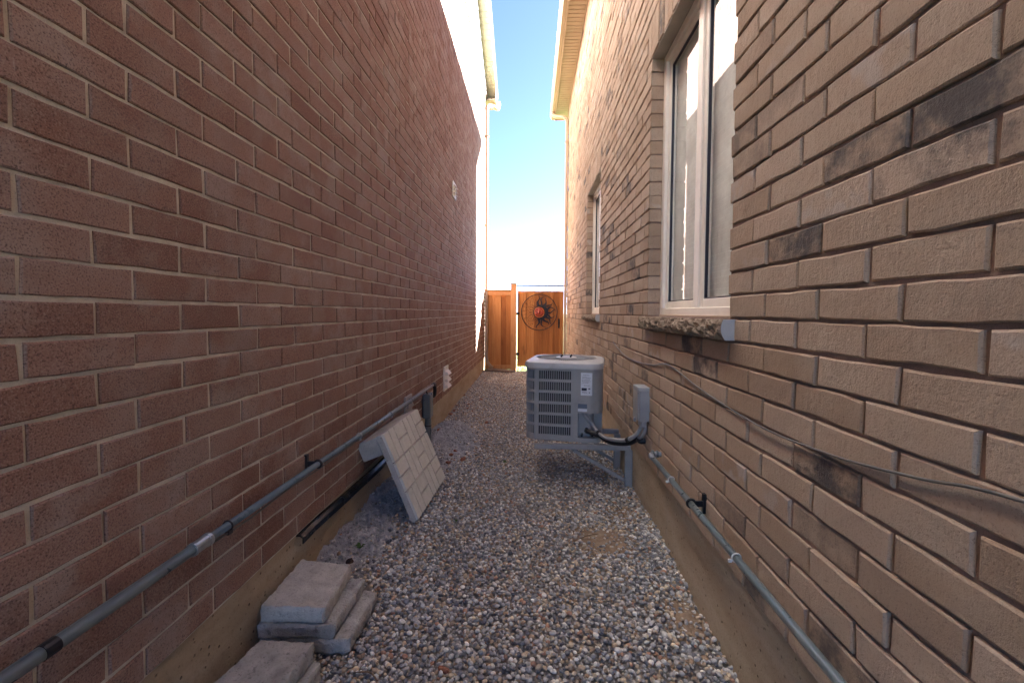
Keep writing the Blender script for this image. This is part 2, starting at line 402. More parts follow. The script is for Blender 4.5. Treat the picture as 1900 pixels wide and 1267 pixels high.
def brick_wall(parent, sign, X, B, mat, ch, jit, soldiers=(), proud=.0012):
    """sign +1: faces +X.  The 300 bricks that show largest become objects, the rest one mesh"""
    B = [b+(0,) for b in B]+[s+(1,) for s in soldiers]
    cen = np.array([(X, (b[0]+b[1])/2, (b[2]+b[3])/2) for b in B])
    px, dep = project(cen); lo, dl = project(cen-[0, .12, 0]); hi, dh = project(cen+[0, .12, 0])
    tp, _ = project(cen+[0, 0, .04]); bt, _ = project(cen-[0, 0, .04])
    ok = (dl > .3) & (px[:, 0] > -40) & (px[:, 0] < 1940) & (px[:, 1] > -20) & (px[:, 1] < 1290)
    score = np.where(ok, np.abs(hi[:, 0]-lo[:, 0])*np.abs(tp[:, 1]-bt[:, 1]), -1)
    pick = set(np.argsort(-score)[:300].tolist())
    cache = {}; mb = MB()
    def to3(V): return np.stack([V[:, 0]*sign, V[:, 1], V[:, 2]], 1)
    for k, (ya, yb, za, zb, sol) in enumerate(B):
        w, h = yb-ya, zb-za; c = cen[k]+(sign*rng.normal(0, proud), rng.normal(0, .0008), rng.normal(0, .0009))
        if k in pick:
            full = abs(w-.257) < .002 and not sol
            key = ('f', int(rng.integers(0, 40))) if full else ('c', k)
            if key not in cache:
                V, F = brick_shape(w, h, rng, ch, jit); V = to3(V)
                if sign < 0: F = [f[::-1] for f in F]
                me = bpy.data.meshes.new('brick'); me.from_pydata(V.tolist(), [], F); me.update(); me.materials.append(mat); cache[key] = me
            link('brick', cache[key], tuple(c), parent)
        else:
            V, F = brick_shape(w, h, rng, ch, jit); V = to3(V)+c
            if sign < 0: F = [f[::-1] for f in F]
            mb.add(V, F, float(rng.random()))
    o = mb.build('bricks_beyond', mat, parent, attr=True); o['kind'] = 'stuff'
def holed_sheet(mb, X, thick, sign, y0, y1, z0, z1, holes):
    ys = sorted({y0, y1, *[h[0] for h in holes], *[h[1] for h in holes]}); zs = sorted({z0, z1, *[h[2] for h in holes], *[h[3] for h in holes]})
    V = []; F = []
    def quad(*q):
        n = len(V); V.extend(q); F.append((n, n+1, n+2, n+3))
    for a, b in zip(ys, ys[1:]):
        for c, d in zip(zs, zs[1:]):
            if any(h[0] <= a and b <= h[1] and h[2] <= c and d <= h[3] for h in holes): continue
            quad((X, a, c), (X, b, c), (X, b, d), (X, a, d)); xb = X-sign*thick; quad((xb, a, c), (xb, b, c), (xb, b, d), (xb, a, d))
    for h in holes:
        xa, xb = X, X-sign*thick
        quad((xa,h[0],h[2]),(xb,h[0],h[2]),(xb,h[0],h[3]),(xa,h[0],h[3])); quad((xa,h[1],h[2]),(xb,h[1],h[2]),(xb,h[1],h[3]),(xa,h[1],h[3]))
        quad((xa,h[0],h[3]),(xb,h[0],h[3]),(xb,h[1],h[3]),(xa,h[1],h[3])); quad((xa,h[0],h[2]),(xb,h[0],h[2]),(xb,h[1],h[2]),(xa,h[1],h[2]))
    mb.add(V, F)

# ---- left house
ZL = .0238-12*BH+EYE; NL = 66; ZLT = ZL+NL*BH
left = empty('brick_house', (-5, 2, 0), 'reddish purple brick house wall with light grey mortar and white gable siding', 'house')
mb = MB(); holed_sheet(mb, XL-.0055, .10, 1, -2.2, YEND_L-.006, ZL, ZLT, [])
mb.add([(XL-.006,YEND_L-.006,0),(-8.5,YEND_L-.006,0),(-8.5,YEND_L-.006,ZLT),(XL-.006,YEND_L-.006,ZLT)], [(0,1,2,3)])
mb.add([(XL-.006,-2.2,0),(-8.5,-2.2,0),(-8.5,-2.2,ZLT),(XL-.006,-2.2,ZLT)], [(0,1,2,3)]); mb.add([(-8.5,-2.2,0),(-8.5,10,0),(-8.5,10,ZLT),(-8.5,-2.2,ZLT)], [(0,1,2,3)])
wall_l = mb.build('brick_wall', M_MORT_L, left)
BLft = layout(ZL, NL, 1.0341, 1.0341+.5*BL-.0264, -1.6, YEND_L, [], 1)
brick_wall(wall_l, 1, XL, BLft, M_RED, .003, .0012)
mb = MB(); mb.box((XL-.30, -2.2, -.5), (XL-.012, YEND_L-.01, ZL-.002)); mb.build('foundation', M_FOUND, left)
# gable: boards, rake soffit, fascia and roof
RK0, RKS, PEAK = 5.02+EYE, .50, 3.9         # rake height at y=10.4, slope, ridge y
def rake(y): return RK0+RKS*(10.4-y) if y > PEAK else RK0+RKS*(10.4-PEAK)-RKS*(PEAK-y)
mb = MB(); z = ZLT+.06
while z < rake(PEAK)-.05:
    yb = min(YEND_L-.01, 10.4-(z+.06-RK0)/RKS); ya = max(-2.2, PEAK-((10.4-PEAK)-(10.4-yb))) if yb < 9.9 else -2.2
    ya = max(-2.2, 2*PEAK-yb)
    if yb-ya > .1: mb.prism([(XL-.02, z), (XL+.010, z), (XL-.004, z+.118), (XL-.02, z+.118)], 1, ya, yb)
    z += .12
mb.build('siding', M_SIDING, left)
mb = MB(); mb.box((XL-.02, -2.2, ZLT), (XL+.022, YEND_L-.005, ZLT+.06)); mb.build('frieze_trim', M_TRIM, left)
XO = -.885
mb = MB()
for s in np.arange(PEAK, 10.38, .10):
    a, b = s, s+.096
    mb.add([(XL-.01,a,rake(a)),(XO,a,rake(a)),(XO,b,rake(b)),(XL-.01,b,rake(b)),(XL-.01,a,rake(a)+.012),(XO,a,rake(a)+.012),(XO,b,rake(b)+.012),(XL-.01,b,rake(b)+.012)],
           [(3,2,1,0),(4,5,6,7),(0,1,5,4),(1,2,6,5),(2,3,7,6),(3,0,4,7)])
mb.build('soffit', M_SOFFIT_L, left)
def slopebox(mb, x0, x1, ya, yb, dz0, dz1):
    mb.add([(x0,ya,rake(ya)+dz0),(x1,ya,rake(ya)+dz0),(x1,yb,rake(yb)+dz0),(x0,yb,rake(yb)+dz0),(x0,ya,rake(ya)+dz1),(x1,ya,rake(ya)+dz1),(x1,yb,rake(yb)+dz1),(x0,yb,rake(yb)+dz1)],
           [(3,2,1,0),(4,5,6,7),(0,1,5,4),(1,2,6,5),(2,3,7,6),(3,0,4,7)])
mb = MB(); slopebox(mb, XO, XO+.022, PEAK, 10.45, -.025, .17); slopebox(mb, XO, XO+.022, -2.5, PEAK, -.025, .17); mb.build('rake_board', M_WHITE, left)
mb = MB(); slopebox(mb, -8.7, XO+.035, PEAK, 10.6, .172, .21); slopebox(mb, -8.7, XO+.035, -2.5, PEAK, .172, .21); mb.build('roof', M_ROOF, left)
mb = MB(); mb.add([(XL-.02,-2.2,ZLT),(XL-.02,10,ZLT),(XL-.02,10,rake(10)),(XL-.02,PEAK,rake(PEAK)),(XL-.02,-2.2,rake(-2.2))], [(0,1,2,3,4)]); mb.build('gable_sheathing', M_SIDING, left)
# rear eave return seen from its end, with gutter
mb = MB(); mb.box((-8.7, YEND_L, ZLT-.03), (-.86, 10.42, ZLT+.0)); mb.box((-8.7, 10.42, ZLT-.05), (-.86, 10.45, ZLT+.22)); mb.box((-.88, YEND_L+.0, ZLT+.002), (-.862, 10.42, ZLT+.2))
mb.build('eave_return', M_ALMOND, left)
mb = MB(); mb.prism([(10.452, ZLT+.02), (10.53, ZLT+.02), (10.57, ZLT+.09), (10.57, ZLT+.15), (10.452, ZLT+.15)], 0, -8.7, -.80); gut_l = mb.build('gutter', M_WHITE, left)
def downspout(parent, mat, path, w, d, name='downspout'):
    """rectangular pipe along a path (each step a short beam), rounded by a bevel"""
    P = [Vector(p) for p in path]; V = []; F = []; n = len(P)
    for i in range(n):
        t = (P[min(i+1, n-1)]-P[max(i-1, 0)]).normalized(); sd = Vector((0, 1, 0)); u = t.cross(sd).normalized(); sd = u.cross(t).normalized()
        for a, b in ((-1,-.7),(-.7,-1),(.7,-1),(1,-.7),(1,.7),(.7,1),(-.7,1),(-1,.7)): V.append(P[i]+sd*a*w/2+u*b*d/2)
    for i in range(n-1):
        for k in range(8): F.append((i*8+k, i*8+(k+1) % 8, (i+1)*8+(k+1) % 8, (i+1)*8+k))
    F += [list(range(8)), list(range(8*n-1, 8*n-9, -1))]
    return obj(name, V, F, mat, parent)
zt = ZLT
YD = 9.86
dpl = downspout(gut_l, M_ALMOND, spline([(-.84, 10.46, zt+.03), (-.86, 10.38, zt-.06), (-.95, 10.12, zt-.12), (XL+.05, YD+.05, zt-.22), (XL+.045, YD, zt-.36)], 4)+[(XL+.045, YD, 2.6), (XL+.045, YD, .45)]+spline([(XL+.045, YD, .34), (XL+.07, YD-.01, .22), (XL+.14, YD-.04, .13), (XL+.19, YD-.06, .10)], 4), .085, .06)
for z in (ZLT-.9, 1.08, 3.3): MB().box((XL, YD-.055, z), (XL+.08, YD+.055, z+.025)).build('strap', M_ALMOND, dpl)
def louvre_vent(parent, y, z, w, h, d=.03, louvers=3, mat=M_WHITE):
    mb = MB(); mb.box((XL, y-w/2, z), (XL+.018, y+w/2, z+h)); f = mb.build('wall_vent', mat, parent, bevel=.003)
    for i in range(louvers):
        zz = z+.035+(h-.06)*i/louvers; m2 = MB()
        m2.prism([(XL+.016, zz+.75*(h-.06)/louvers), (XL+.016, zz+.70*(h-.06)/louvers), (XL+.016+d, zz+.04*(h-.06)/louvers), (XL+.020+d, zz+.06*(h-.06)/louvers)], 1, y-w/2+.025, y+w/2-.025)
        m2.box((XL+.01, y-w/2+.025, zz), (XL+.018+d*.8, y-w/2+.032, zz+.45*(h-.06)/louvers))
        m2.build('louver', mat, f)
louvre_vent(left, 5.37, .375, .26, .30, .045)
louvre_vent(left, 5.95, 2.90, .24, .21, .03)
louvre_vent(left, 3.72, .33, .20, .29, .02, mat=mat_plain('dusty_vinyl', (.45,.42,.39), .6))

# ---- right house
ZR = .0699-12*BH+EYE; NR = 62; ZRT = ZR+NR*BH
WZ0, WZ1 = ZR+11*BH, ZR+30*BH
WIN = [(1.762, 2.965), (5.10, 6.30)]
SILLS = [(1.70, 3.035), (5.04, 6.40)]
right = empty('brick_house', (4, 2, 0), 'brown brick house wall with recessed white windows and soffited eave', 'house')
hol_m = [(a-.008, b+.008, WZ0, WZ1+.008) for a, b in WIN]
mb = MB(); holed_sheet(mb, XR+.009, .10, -1, -2.2, YEND_R-.008, ZR, ZRT, hol_m)
mb.add([(XR+.008,YEND_R-.008,0),(8.5,YEND_R-.008,0),(8.5,YEND_R-.008,ZRT),(XR+.008,YEND_R-.008,ZRT)], [(3,2,1,0)])
mb.add([(XR+.008,-2.2,0),(8.5,-2.2,0),(8.5,-2.2,ZRT),(XR+.008,-2.2,ZRT)], [(0,1,2,3)]); mb.add([(8.5,-2.2,0),(8.5,9.9,0),(8.5,9.9,ZRT),(8.5,-2.2,ZRT)], [(0,1,2,3)])
wall_r = mb.build('brick_wall', M_MORT_R, right)
holes = []; sold = []
for (a, b), (sa, sb) in zip(WIN, SILLS):
    holes += [(a, b, WZ0-.001, WZ1+.001), (sa, sb, WZ0-BH, WZ0), (a-.09, b+.09, WZ1, WZ1+3*BH)]
    n = round((b-a+.18)/BH); st = (b-a+.18)/n
    for i in range(n): sold.append((a-.09+i*st+JT/2, a-.09+(i+1)*st-JT/2, WZ1+.004, WZ1+3*BH-JT/2))
BRgt = layout(ZR, NR, .7764, .7764+.5*BL+.0364, -1.6, YEND_R, holes, 0)
brick_wall(wall_r, -1, XR, BRgt, M_BROWN, .0036, .0013, sold, .0018)
mb = MB(); mb.box((XR+.012, -2.2, -.5), (XR+.30, YEND_R-.01, ZR-.002)); mb.build('foundation', M_FOUND, right)
for wi, ((a, b), (sa, sb)) in enumerate(zip(WIN, SILLS)):
    xf = XR+.082; z0, z1 = WZ0, WZ1; fw = .05
    mb = MB(); mb.box((xf, a, z0), (xf+.07, a+fw, z1)); mb.box((xf, b-fw, z0), (xf+.07, b, z1)); mb.box((xf, a+fw, z0), (xf+.07, b-fw, z0+fw)); mb.box((xf, a+fw, z1-fw), (xf+.07, b-fw, z1))
    ym = (a+b)/2-.03; mb.box((xf+.002, ym-.035, z0+fw), (xf+.068, ym+.035, z1-fw))
    win = mb.build('window', M_WHITE, right, bevel=.004)
    for (p, q, dx) in ((a+fw, ym-.035, .012), (ym+.035, b-fw, .022)):
        m2 = MB(); sw = .042; x0, x1 = xf+dx, xf+dx+.035; za, zb = z0+fw, z1-fw
        m2.box((x0, p, za), (x1, p+sw, zb)); m2.box((x0, q-sw, za), (x1, q, zb)); m2.box((x0, p+sw, za), (x1, q-sw, za+sw)); m2.box((x0, p+sw, zb-sw), (x1, q-sw, zb))
        m2.build('sash', M_WHITE, win, bevel=.003)
        m2 = MB(); e = .007; P, Q, A, Bz = p+sw, q-sw, za+sw, zb-sw
        m2.box((x0+.006, P, A), (x0+.02, P+e, Bz)); m2.box((x0+.006, Q-e, A), (x0+.02, Q, Bz)); m2.box((x0+.006, P+e, A), (x0+.02, Q-e, A+e)); m2.box((x0+.006, P+e, Bz-e), (x0+.02, Q-e, Bz))
        m2.build('glazing_seal', M_SEAL, win)
        m2 = MB(); m2.add([(x0+.014, P, A), (x0+.014, Q, A), (x0+.014, Q, Bz), (x0+.014, P, Bz)], [(3,2,1,0)]); m2.build('pane', M_GLASS, win)
    m2 = MB(); n = 60; ys = np.linspace(a+.02, b-.02, n)
    V = [(xf+.062+.0012*math.sin(i*1.1)+.0006*math.sin(i*2.7), y, z) for z in (z0+.02, z1-.02) for i, y in enumerate(ys)]
    m2.add(V, [(i, i+1, n+i+1, n+i) for i in range(n-1)]); m2.build('curtain', M_CURTAIN, win, smooth=True)
    m2 = MB(); m2.box((xf+.6, a-.5, z0-.6), (xf+.62, b+.5, z1+.4)); m2.build('room_back', M_DARK, win)
    m2 = MB(); m2.box((XR+.004, a+.001, z1-.004), (xf-.001, b-.001, z1+.003)); m2.build('lintel_flashing', M_FLASH, win)
    m2 = MB(); m2.tube([(xf-.004, a+.02, z0+.004), (xf-.004, b-.02, z0+.004)], .006, 6); m2.build('sealant_bead', M_ALMOND, win)
    # rough-faced stone sill with a smooth sawn end
    ny, nz = 90, 10; V = []; F = []; zs0 = WZ0-BH+.004; r_ = np.random.default_rng(40+wi)
    for i in range(ny+1):
        y = sa+(sb-sa)*i/ny
        for j in range(nz+1):
            t_ = j/nz; z = zs0+t_*(BH-.008)
            rgh = 0 if i == 0 else (.016*(mnoise.noise(Vector((y*22, z*30, wi)))+.6*mnoise.noise(Vector((y*60, z*70, 5))))+r_.normal(0, .0022))
            x = XR-.050+.014*(abs(t_-.55)*2)**2*(1 if t_ < .55 else .7)+rgh*(.35+.65*min(1, 2.2*(1-t_)+.25))
            if i == ny: x = XR-.03+rgh
            V.append((x, y, z))
    for i in range(ny):
        for j in range(nz):
            k = i*(nz+1)+j; F.append((k, k+nz+1, k+nz+2, k+1))
    nb = len(V)
    for i in range(ny+1):
        y = sa+(sb-sa)*i/ny; V += [(xf, y, zs0), (xf, y, zs0+BH-.008)]
    for i in range(ny):
        F.append((i*(nz+1), nb+2*i, nb+2*i+2, (i+1)*(nz+1))); F.append((i*(nz+1)+nz, (i+1)*(nz+1)+nz, nb+2*i+3, nb+2*i+1))
    F.append([ny*(nz+1)+j for j in range(nz+1)]+[nb+2*ny+1, nb+2*ny])
    sill = obj('sill', V, F, M_SILL, win)
    e0 = [V[j] for j in range(nz+1)]+[(xf, sa, zs0+BH-.008), (xf, sa, zs0)]
    obj('sawn_end', [(x, y-.002, z) for x, y, z in e0], [list(range(len(e0)))[::-1]], M_SILLCUT, win)
# eave: soffit boards, fascia, gutter, roof
ZS = 4.50+EYE
mb = MB()
for y in np.arange(-2.5, 10.30, .09): mb.box((.500, y, ZS), (XR-.001, y+.078, ZS+.016))
mb.box((.500, -2.5, ZS+.014), (XR+.2, 10.33, ZS+.026)); mb.build('soffit', M_ALMOND, right)
mb = MB(); mb.box((XR-.020, -2.2, ZS-.022), (XR-.003, YEND_R, ZS-.001)); mb.build('soffit_channel', M_ALMOND, right)
mb = MB(); mb.box((.480, -2.5, ZS-.03), (.499, 10.36, ZS+.16)); mb.box((.50, 10.34, ZS-.03), (8.7, 10.36, ZS+.16)); mb.box((XR+.01, YEND_R, ZS), (8.5, 10.338, ZS+.012)); mb.build('fascia', M_ALMOND, right)
mb = MB(); mb.prism([(.478, ZS+.0), (.415, ZS+.0), (.405, ZS+.03), (.372, ZS+.075), (.372, ZS+.125), (.385, ZS+.125), (.478, ZS+.125)], 1, -2.5, 10.40); gut_r = mb.build('gutter', M_ALMOND, right)
mb = MB(); e = (.385, 8.9, -2.5, 10.42); zt = ZS+.128; zr = zt+.48*4.26; xm = (e[0]+e[1])/2
for dz in (0, .03):
    mb.add([(e[0],e[2],zt+dz),(e[1],e[2],zt+dz),(e[1],e[3],zt+dz),(e[0],e[3],zt+dz),(xm,e[2]+4.26,zr+dz),(xm,e[3]-4.26,zr+dz)], [(0,4,5,3),(1,2,5,4),(0,1,4),(2,3,5)])
mb.build('roof', M_ROOF, right)
YD = 9.80
dpr = downspout(gut_r, M_ALMOND, spline([(.44, YD+.24, ZS+.02), (.445, YD+.22, ZS-.06), (.52, YD+.14, ZS-.13), (.66, YD+.03, ZS-.19), (XR-.045, YD, ZS-.27), (XR-.042, YD, ZS-.38)], 4)+[(XR-.042, YD, 3.0), (XR-.042, YD, .1)], .085, .06)
for z in (ZS-.75, 1.08, 3.3): MB().box((XR-.08, YD-.055, z), (XR, YD+.055, z+.025)).build('strap', M_ALMOND, dpr)

# ------------------------------------------------------------------ fence, gate, decoration
FY = 9.86
fence = empty('wooden_fence', (-.75, FY, 0), 'short cedar board fence panel with capped post beside the gate', 'fence')
def plank(parent, x0, x1, y, z0, z1, mat=M_CEDAR, th=.02, name='plank'):
    mb = MB(); mb.box((x0, y, z0), (x1, y+th, z1)); return mb.build(name, mat, parent, bevel=.003)
xs = [-1.088, -1.0, -.925, -.855, -.715, -.600, -.495]
for i in range(len(xs)-1):
    ov = 0 if i % 2 else .018
    plank(fence, max(-1.088, xs[i]-ov), min(-.494, xs[i+1]+ov), FY+(.009 if i % 2 else .030), .11, 1.76)
plank(fence, -1.085, -.493, FY-.035, 1.735, 1.835, M_CEDARP, .038, 'top_rail'); plank(fence, -1.085, -.493, FY-.035, .055, .15, M_CEDARP, .038, 'bottom_rail')
plank(fence, -1.088, -.493, FY-.06, 1.837, 1.862, M_CEDARP, .12, 'cap_board')
mb = MB(); mb.box((-.492, FY-.065, -.1), (-.365, FY+.06, 1.985)); post = mb.build('post', M_CEDARP, fence, bevel=.004)
mb = MB(); mb.box((-.500, FY-.073, 1.987), (-.357, FY+.068, 2.003)); mb.add([(-.5,FY-.073,2.0031),(-.357,FY-.073,2.0031),(-.357,FY+.068,2.0031),(-.5,FY+.068,2.0031),(-.43,FY,2.03)], [(0,1,4),(1,2,4),(2,3,4),(3,0,4)])
mb.build('post_cap', mat_plain('grey_cap', (.20,.19,.16), .6), post)
gate = empty('wooden_gate', (.18, FY, .1), 'tall cedar plank gate with black latch and open gap below', 'gate')
xs = [-.340, -.285, -.140, .040, .215, .400, .470, .615, .700]
for i in range(len(xs)-1):
    ov = 0 if i % 2 else .02
    plank(gate, max(-.340, xs[i]-ov), min(.715, xs[i+1]+ov), FY+(.002 if i % 2 else .023), .118+.006*(i % 3), 1.836-.004*(i % 2))
for z in (.28, .95, 1.62): plank(gate, -.335, .695, FY+.045, z, z+.09, M_CEDARP, .038, 'back_rail')
for z in (.38, 1.30):
    mb = MB(); mb.box((-.368, FY-.004, z), (-.30, FY+.002, z+.05)); mb.tube([(-.352, FY-.006, z-.005), (-.352, FY-.006, z+.055)], .009, 8); mb.build('hinge', M_IRON, gate)
mb = MB(); mb.box((.578, FY-.008, 1.0), (.616, FY+.002, 1.21)); mb.tube(spline([(.596, FY-.004, 1.06), (.596, FY-.045, 1.08), (.596, FY-.045, 1.15), (.596, FY-.004, 1.17)], 5), .008, 8); mb.tube([(.596, FY-.02, 1.185), (.62, FY-.02, 1.19)], .006, 6); mb.build('latch', M_IRON, gate)
mb = MB(); mb.beam((-.37, FY-.01, 1.958), (XR, FY-.01, 1.950), .03, .034); o = mb.build('gate_crossbar', mat_plain('grey_bar', (.10,.105,.115), .6))
tag(o, 'thin dark bar spanning above the gate from post to downspout', 'bar')
# sun ornament
SX, SZ, SR = .150, 1.355, .405
sun = empty('sun_ornament', (SX, FY, SZ-SR), 'round black iron sun wall art with red clay face on the gate', 'wall art')
def ring(r, t, y, n=48): return [(SX+r*math.cos(2*math.pi*k/n), y, SZ+r*math.sin(2*math.pi*k/n)) for k in range(n+1)]
mb = MB(); mb.tube(ring(SR, 0, FY-.018), .008, 8, False); mb.build('ring', M_IRON, sun, smooth=True)
mb = MB(); mb.tube(ring(.128, 0, FY-.018), .012, 8, False); mb.build('face_rim', M_IRON, sun, smooth=True)
V = []; F = []; nr, na = 8, 32
for i in range(nr+1):
    r = .124*i/nr
    for k in range(na):
        a = 2*math.pi*k/na; x, z = r*math.cos(a), r*math.sin(a)
        d = .035*math.sqrt(max(0, 1-(r/.126)**2))
        d += .022*math.exp(-((x)/.016)**2-((z+.005)/.035)**2)-.010*math.exp(-((abs(x)-.045)/.02)**2-((z-.03)/.014)**2)-.008*math.exp(-(x/.035)**2-((z+.062)/.010)**2)+.008*math.exp(-((abs(x)-.06)/.025)**2-((z+.03)/.025)**2)
        V.append((SX+x, FY-.014-d, SZ+z))
for i in range(nr):
    for k in range(na): F.append((i*na+k, i*na+(k+1) % na, (i+1)*na+(k+1) % na, (i+1)*na+k))
face = obj('clay_face', V, F, M_CLAY, sun, smooth=True)
mb = MB(); mb.tube(ring(.112, 0, FY-.034), .008, 8, False); mb.build('face_border', M_CLAYO, face, smooth=True)
for s in (-1, 1):
    mb = MB(); mb.tube([(SX+s*.030, FY-.048, SZ+.030), (SX+s*.045, FY-.049, SZ+.036), (SX+s*.062, FY-.044, SZ+.029)], [.004, .008, .004], 6); mb.build('eye', M_CLAYO, face)
mb = MB(); mb.tube(spline([(SX-.035, FY-.042, SZ-.056), (SX, FY-.047, SZ-.066), (SX+.035, FY-.042, SZ-.056)], 4), .006, 6); mb.build('mouth', M_CLAYO, face)
# crescent collar and wavy rays on one half
n = 24; V = []; F = []
for k in range(n+1):
    a = R_(-105+215*k/n); w = .058*math.sin(math.pi*k/n)+.006
    for rr_, y in ((.140, FY-.022), (.140+w, FY-.020)): V.append((SX+rr_*math.cos(a), y, SZ+rr_*math.sin(a)))
    for rr_, y in ((.140, FY-.012), (.140+w, FY-.012)): V.append((SX+rr_*math.cos(a), y, SZ+rr_*math.sin(a)))
for k in range(n):
    b = 4*k; F += [(b, b+1, b+5, b+4), (b+1, b+3, b+7, b+5)]
obj('crescent', V, F, M_IRON, sun)
def wavy(a0, r0, r1, w0, amp, ph, mat, name, y, tip=0, nn=14):
    V = []; F = []
    for i in range(nn+1):
        t = i/nn; r = r0+(r1-r0)*t; a = a0+amp*math.sin(ph+t*6.0)*(.3+.7*t)*.16; w = w0*(1-t)**.8+.0025
        c, s = math.cos(a), math.sin(a)
        for sg in (-1, 1):
            V.append((SX+r*c-sg*w*s, y, SZ+r*s+sg*w*c)); V.append((SX+r*c-sg*w*s, y+.006, SZ+r*s+sg*w*c))
    for i in range(nn):
        b = 4*i; F += [(b, b+2, b+6, b+4), (b, b+4, b+5, b+1), (b+2, b+3, b+7, b+6)]
    return obj(name, V, F, mat, sun)
for i, a in enumerate(np.linspace(-93, 95, 11)): wavy(R_(a), .15, .375+.02*(i % 2), .027 if i % 2 == 0 else .021, 1.0, i*1.9, M_IRON, 'ray', FY-.020)
for i, a in enumerate(np.linspace(108, 254, 12)):
    wavy(R_(a), .15, .27+.05*(i % 2), .005, .8, i*1.3, M_RUST, 'thin_ray', FY-.016)
    rr_ = .29+.05*(i % 2)+.01; mb = MB(); q = Vector((SX+rr_*math.cos(R_(a)), FY-.014, SZ+rr_*math.sin(R_(a))))
    mb.box(q-Vector((.009, .004, .009)), q+Vector((.009, .004, .009))); mb.build('star', M_RUST, sun)
mb = MB()
for k in range(10):
    a = R_(115+15*k); mb.tube([(SX+.30*math.cos(a), FY-.016, SZ+.30*math.sin(a)), (SX+.402*math.cos(a), FY-.016, SZ+.402*math.sin(a))], .003, 5)
mb.build('wire_spokes', M_RUST, sun)
mb = MB(); p0 = atY(902, 684, 9.72); 
mb.add([(-1.05,9.52,.045),(-.42,9.44,.035),(-.38,9.62,.04),(-.98,9.74,.05),(-1.05,9.52,.085),(-.42,9.44,.062),(-.38,9.62,.066),(-.98,9.74,.10)], [(3,2,1,0),(4,5,6,7),(0,1,5,4),(1,2,6,5),(2,3,7,6),(3,0,4,7)])
o = mb.build('weathered_board', M_OLDWOOD, bevel=.006); tag(o, 'grey weathered board lying flat at the foot of the fence', 'board')

# ------------------------------------------------------------------ air conditioner on its bracket
AX, AY, AR = .292, 3.71, R_(-10.0)
AZ0 = .335                                   # underside of the unit
W_, RC, HT = .605, .100, .578
def rs(s, w=W_, r=RC):
    """point and outward normal at perimeter length s of a rounded square (starts front-left flat, runs +x)"""
    f = w-2*r; q = math.pi*r/2; per = 4*(f+q); s %= per; k = 0
    while s > f+q: s -= f+q; k += 1
    if s <= f: p = Vector((-f/2+s, -w/2)); n = Vector((0, -1))
    else:
        a = -math.pi/2+(s-f)/r; c = Vector((f/2, -f/2)); n = Vector((math.cos(a), math.sin(a))); p = c+n*r
    R = Matrix.Rotation(k*math.pi/2, 2); return R@p, R@n
FL = W_-2*RC; QR = math.pi*RC/2; PER = 4*(FL+QR)
def acT(V):
    V = np.asarray(V, float); c, s = math.cos(AR), math.sin(AR)
    return np.stack([AX+V[:, 0]*c-V[:, 1]*s, AY+V[:, 0]*s+V[:, 1]*c, AZ0+V[:, 2]], 1)
ac = empty('air_conditioner', (AX, AY, AZ0), 'grey outdoor air conditioner unit with louvered sides on a wall bracket', 'air conditioner')
def band(mb, s0, s1, z0, z1, d0, d1, n):
    """curved solid strip along the perimeter, between offsets d0 (inner) and d1 (outer)"""
    V = []; F = []
    for i in range(n+1):
        p, nn = rs(s0+(s1-s0)*i/n)
        for d, z in ((d0, z0), (d1, z0), (d1, z1), (d0, z1)): q = p+nn*d; V.append((q.x, q.y, z))
    for i in range(n):
        b = 4*i
        for k in range(4): F.append((b+k, b+(k+1) % 4, b+4+(k+1) % 4, b+4+k))
    F += [(3,2,1,0), (4*n, 4*n+1, 4*n+2, 4*n+3)]
    mb.add(V, F)
SP0, SP1 = FL*.72, FL+QR+FL*.30              # service panel along the perimeter
mb = MB(); band(mb, SP1, PER+SP0-.01, .03, HT-.03, -.06, -.03, 90); mb.build('coil', M_ACDARK, ac, fn=acT)
mb = MB(); band(mb, 0, PER, 0, .035, -.2, .004, 96); mb.build('base_pan', M_ACBODY, ac, fn=acT)
# louvered guard: six rows of slats between seven rails, per side
posts = [FL*.68, FL+QR+FL*.34, 2*(FL+QR)-QR*.0, 2*(FL+QR)+FL, 3*(FL+QR), 3*(FL+QR)+FL, PER]
zr_ = np.linspace(.035, HT-.012, 7)
for a, b in zip([SP1]+posts[2:], posts[2:]+[PER+SP0]):
    mb = MB()
    for z in zr_: band(mb, a, b, z-.011, z+.011, -.012, 0, max(2, int((b-a)/.02)))
    band(mb, a, a+.016, .035, HT-.002, -.014, .003, 2); band(mb, b-.016, b, .035, HT-.002, -.014, .003, 2)
    mb2 = MB()
    for k in range(1, int((b-a-.03)/.0172)+1):
        s = a+.010+k*.0172
        if s > b-.018: break
        band(mb2, s, s+.0062, .036, HT-.013, -.016, -.004, 1)
    g = mb.build('louver_guard', M_ACBODY, ac, fn=acT); sl_ = mb2.build('slats', M_ACBODY, g, fn=acT); sl_['kind'] = 'stuff'
zp = HT*.40
mb = MB(); band(mb, SP0, SP1, zp, HT-.002, -.012, .008, 30); sp = mb.build('service_panel', M_ACBODY, ac, fn=acT)
mb = MB(); band(mb, SP0+.0, SP1, .03, zp, -.075, -.060, 20); band(mb, SP0, SP0+.035, .03, zp, -.06, .002, 3); band(mb, SP1-.06, SP1, .03, zp, -.06, .002, 3); mb.build('valve_recess', M_ACBODY, ac, fn=acT)
def onp(s, d, z): p, n = rs(s); q = p+n*d; return (q.x, q.y, z)
mb = MB()
for s, z in ((SP0+.10, .09), (SP0+.065, .05), (SP0+.15, .055)): mb.tube([onp(s, -.065, z), onp(s, -.005, z)], .016 if z > .06 else .009, 10)
mb.build('service_valve', M_BLACK, ac, fn=acT)
mb = MB()
sl0 = SP0+.055
band(mb, sl0, sl0+.085, HT-.205, HT-.028, .0082, .0092, 8); lab = mb.build('label', M_LABEL, sp, fn=acT)
mb = MB(); mk = MB()
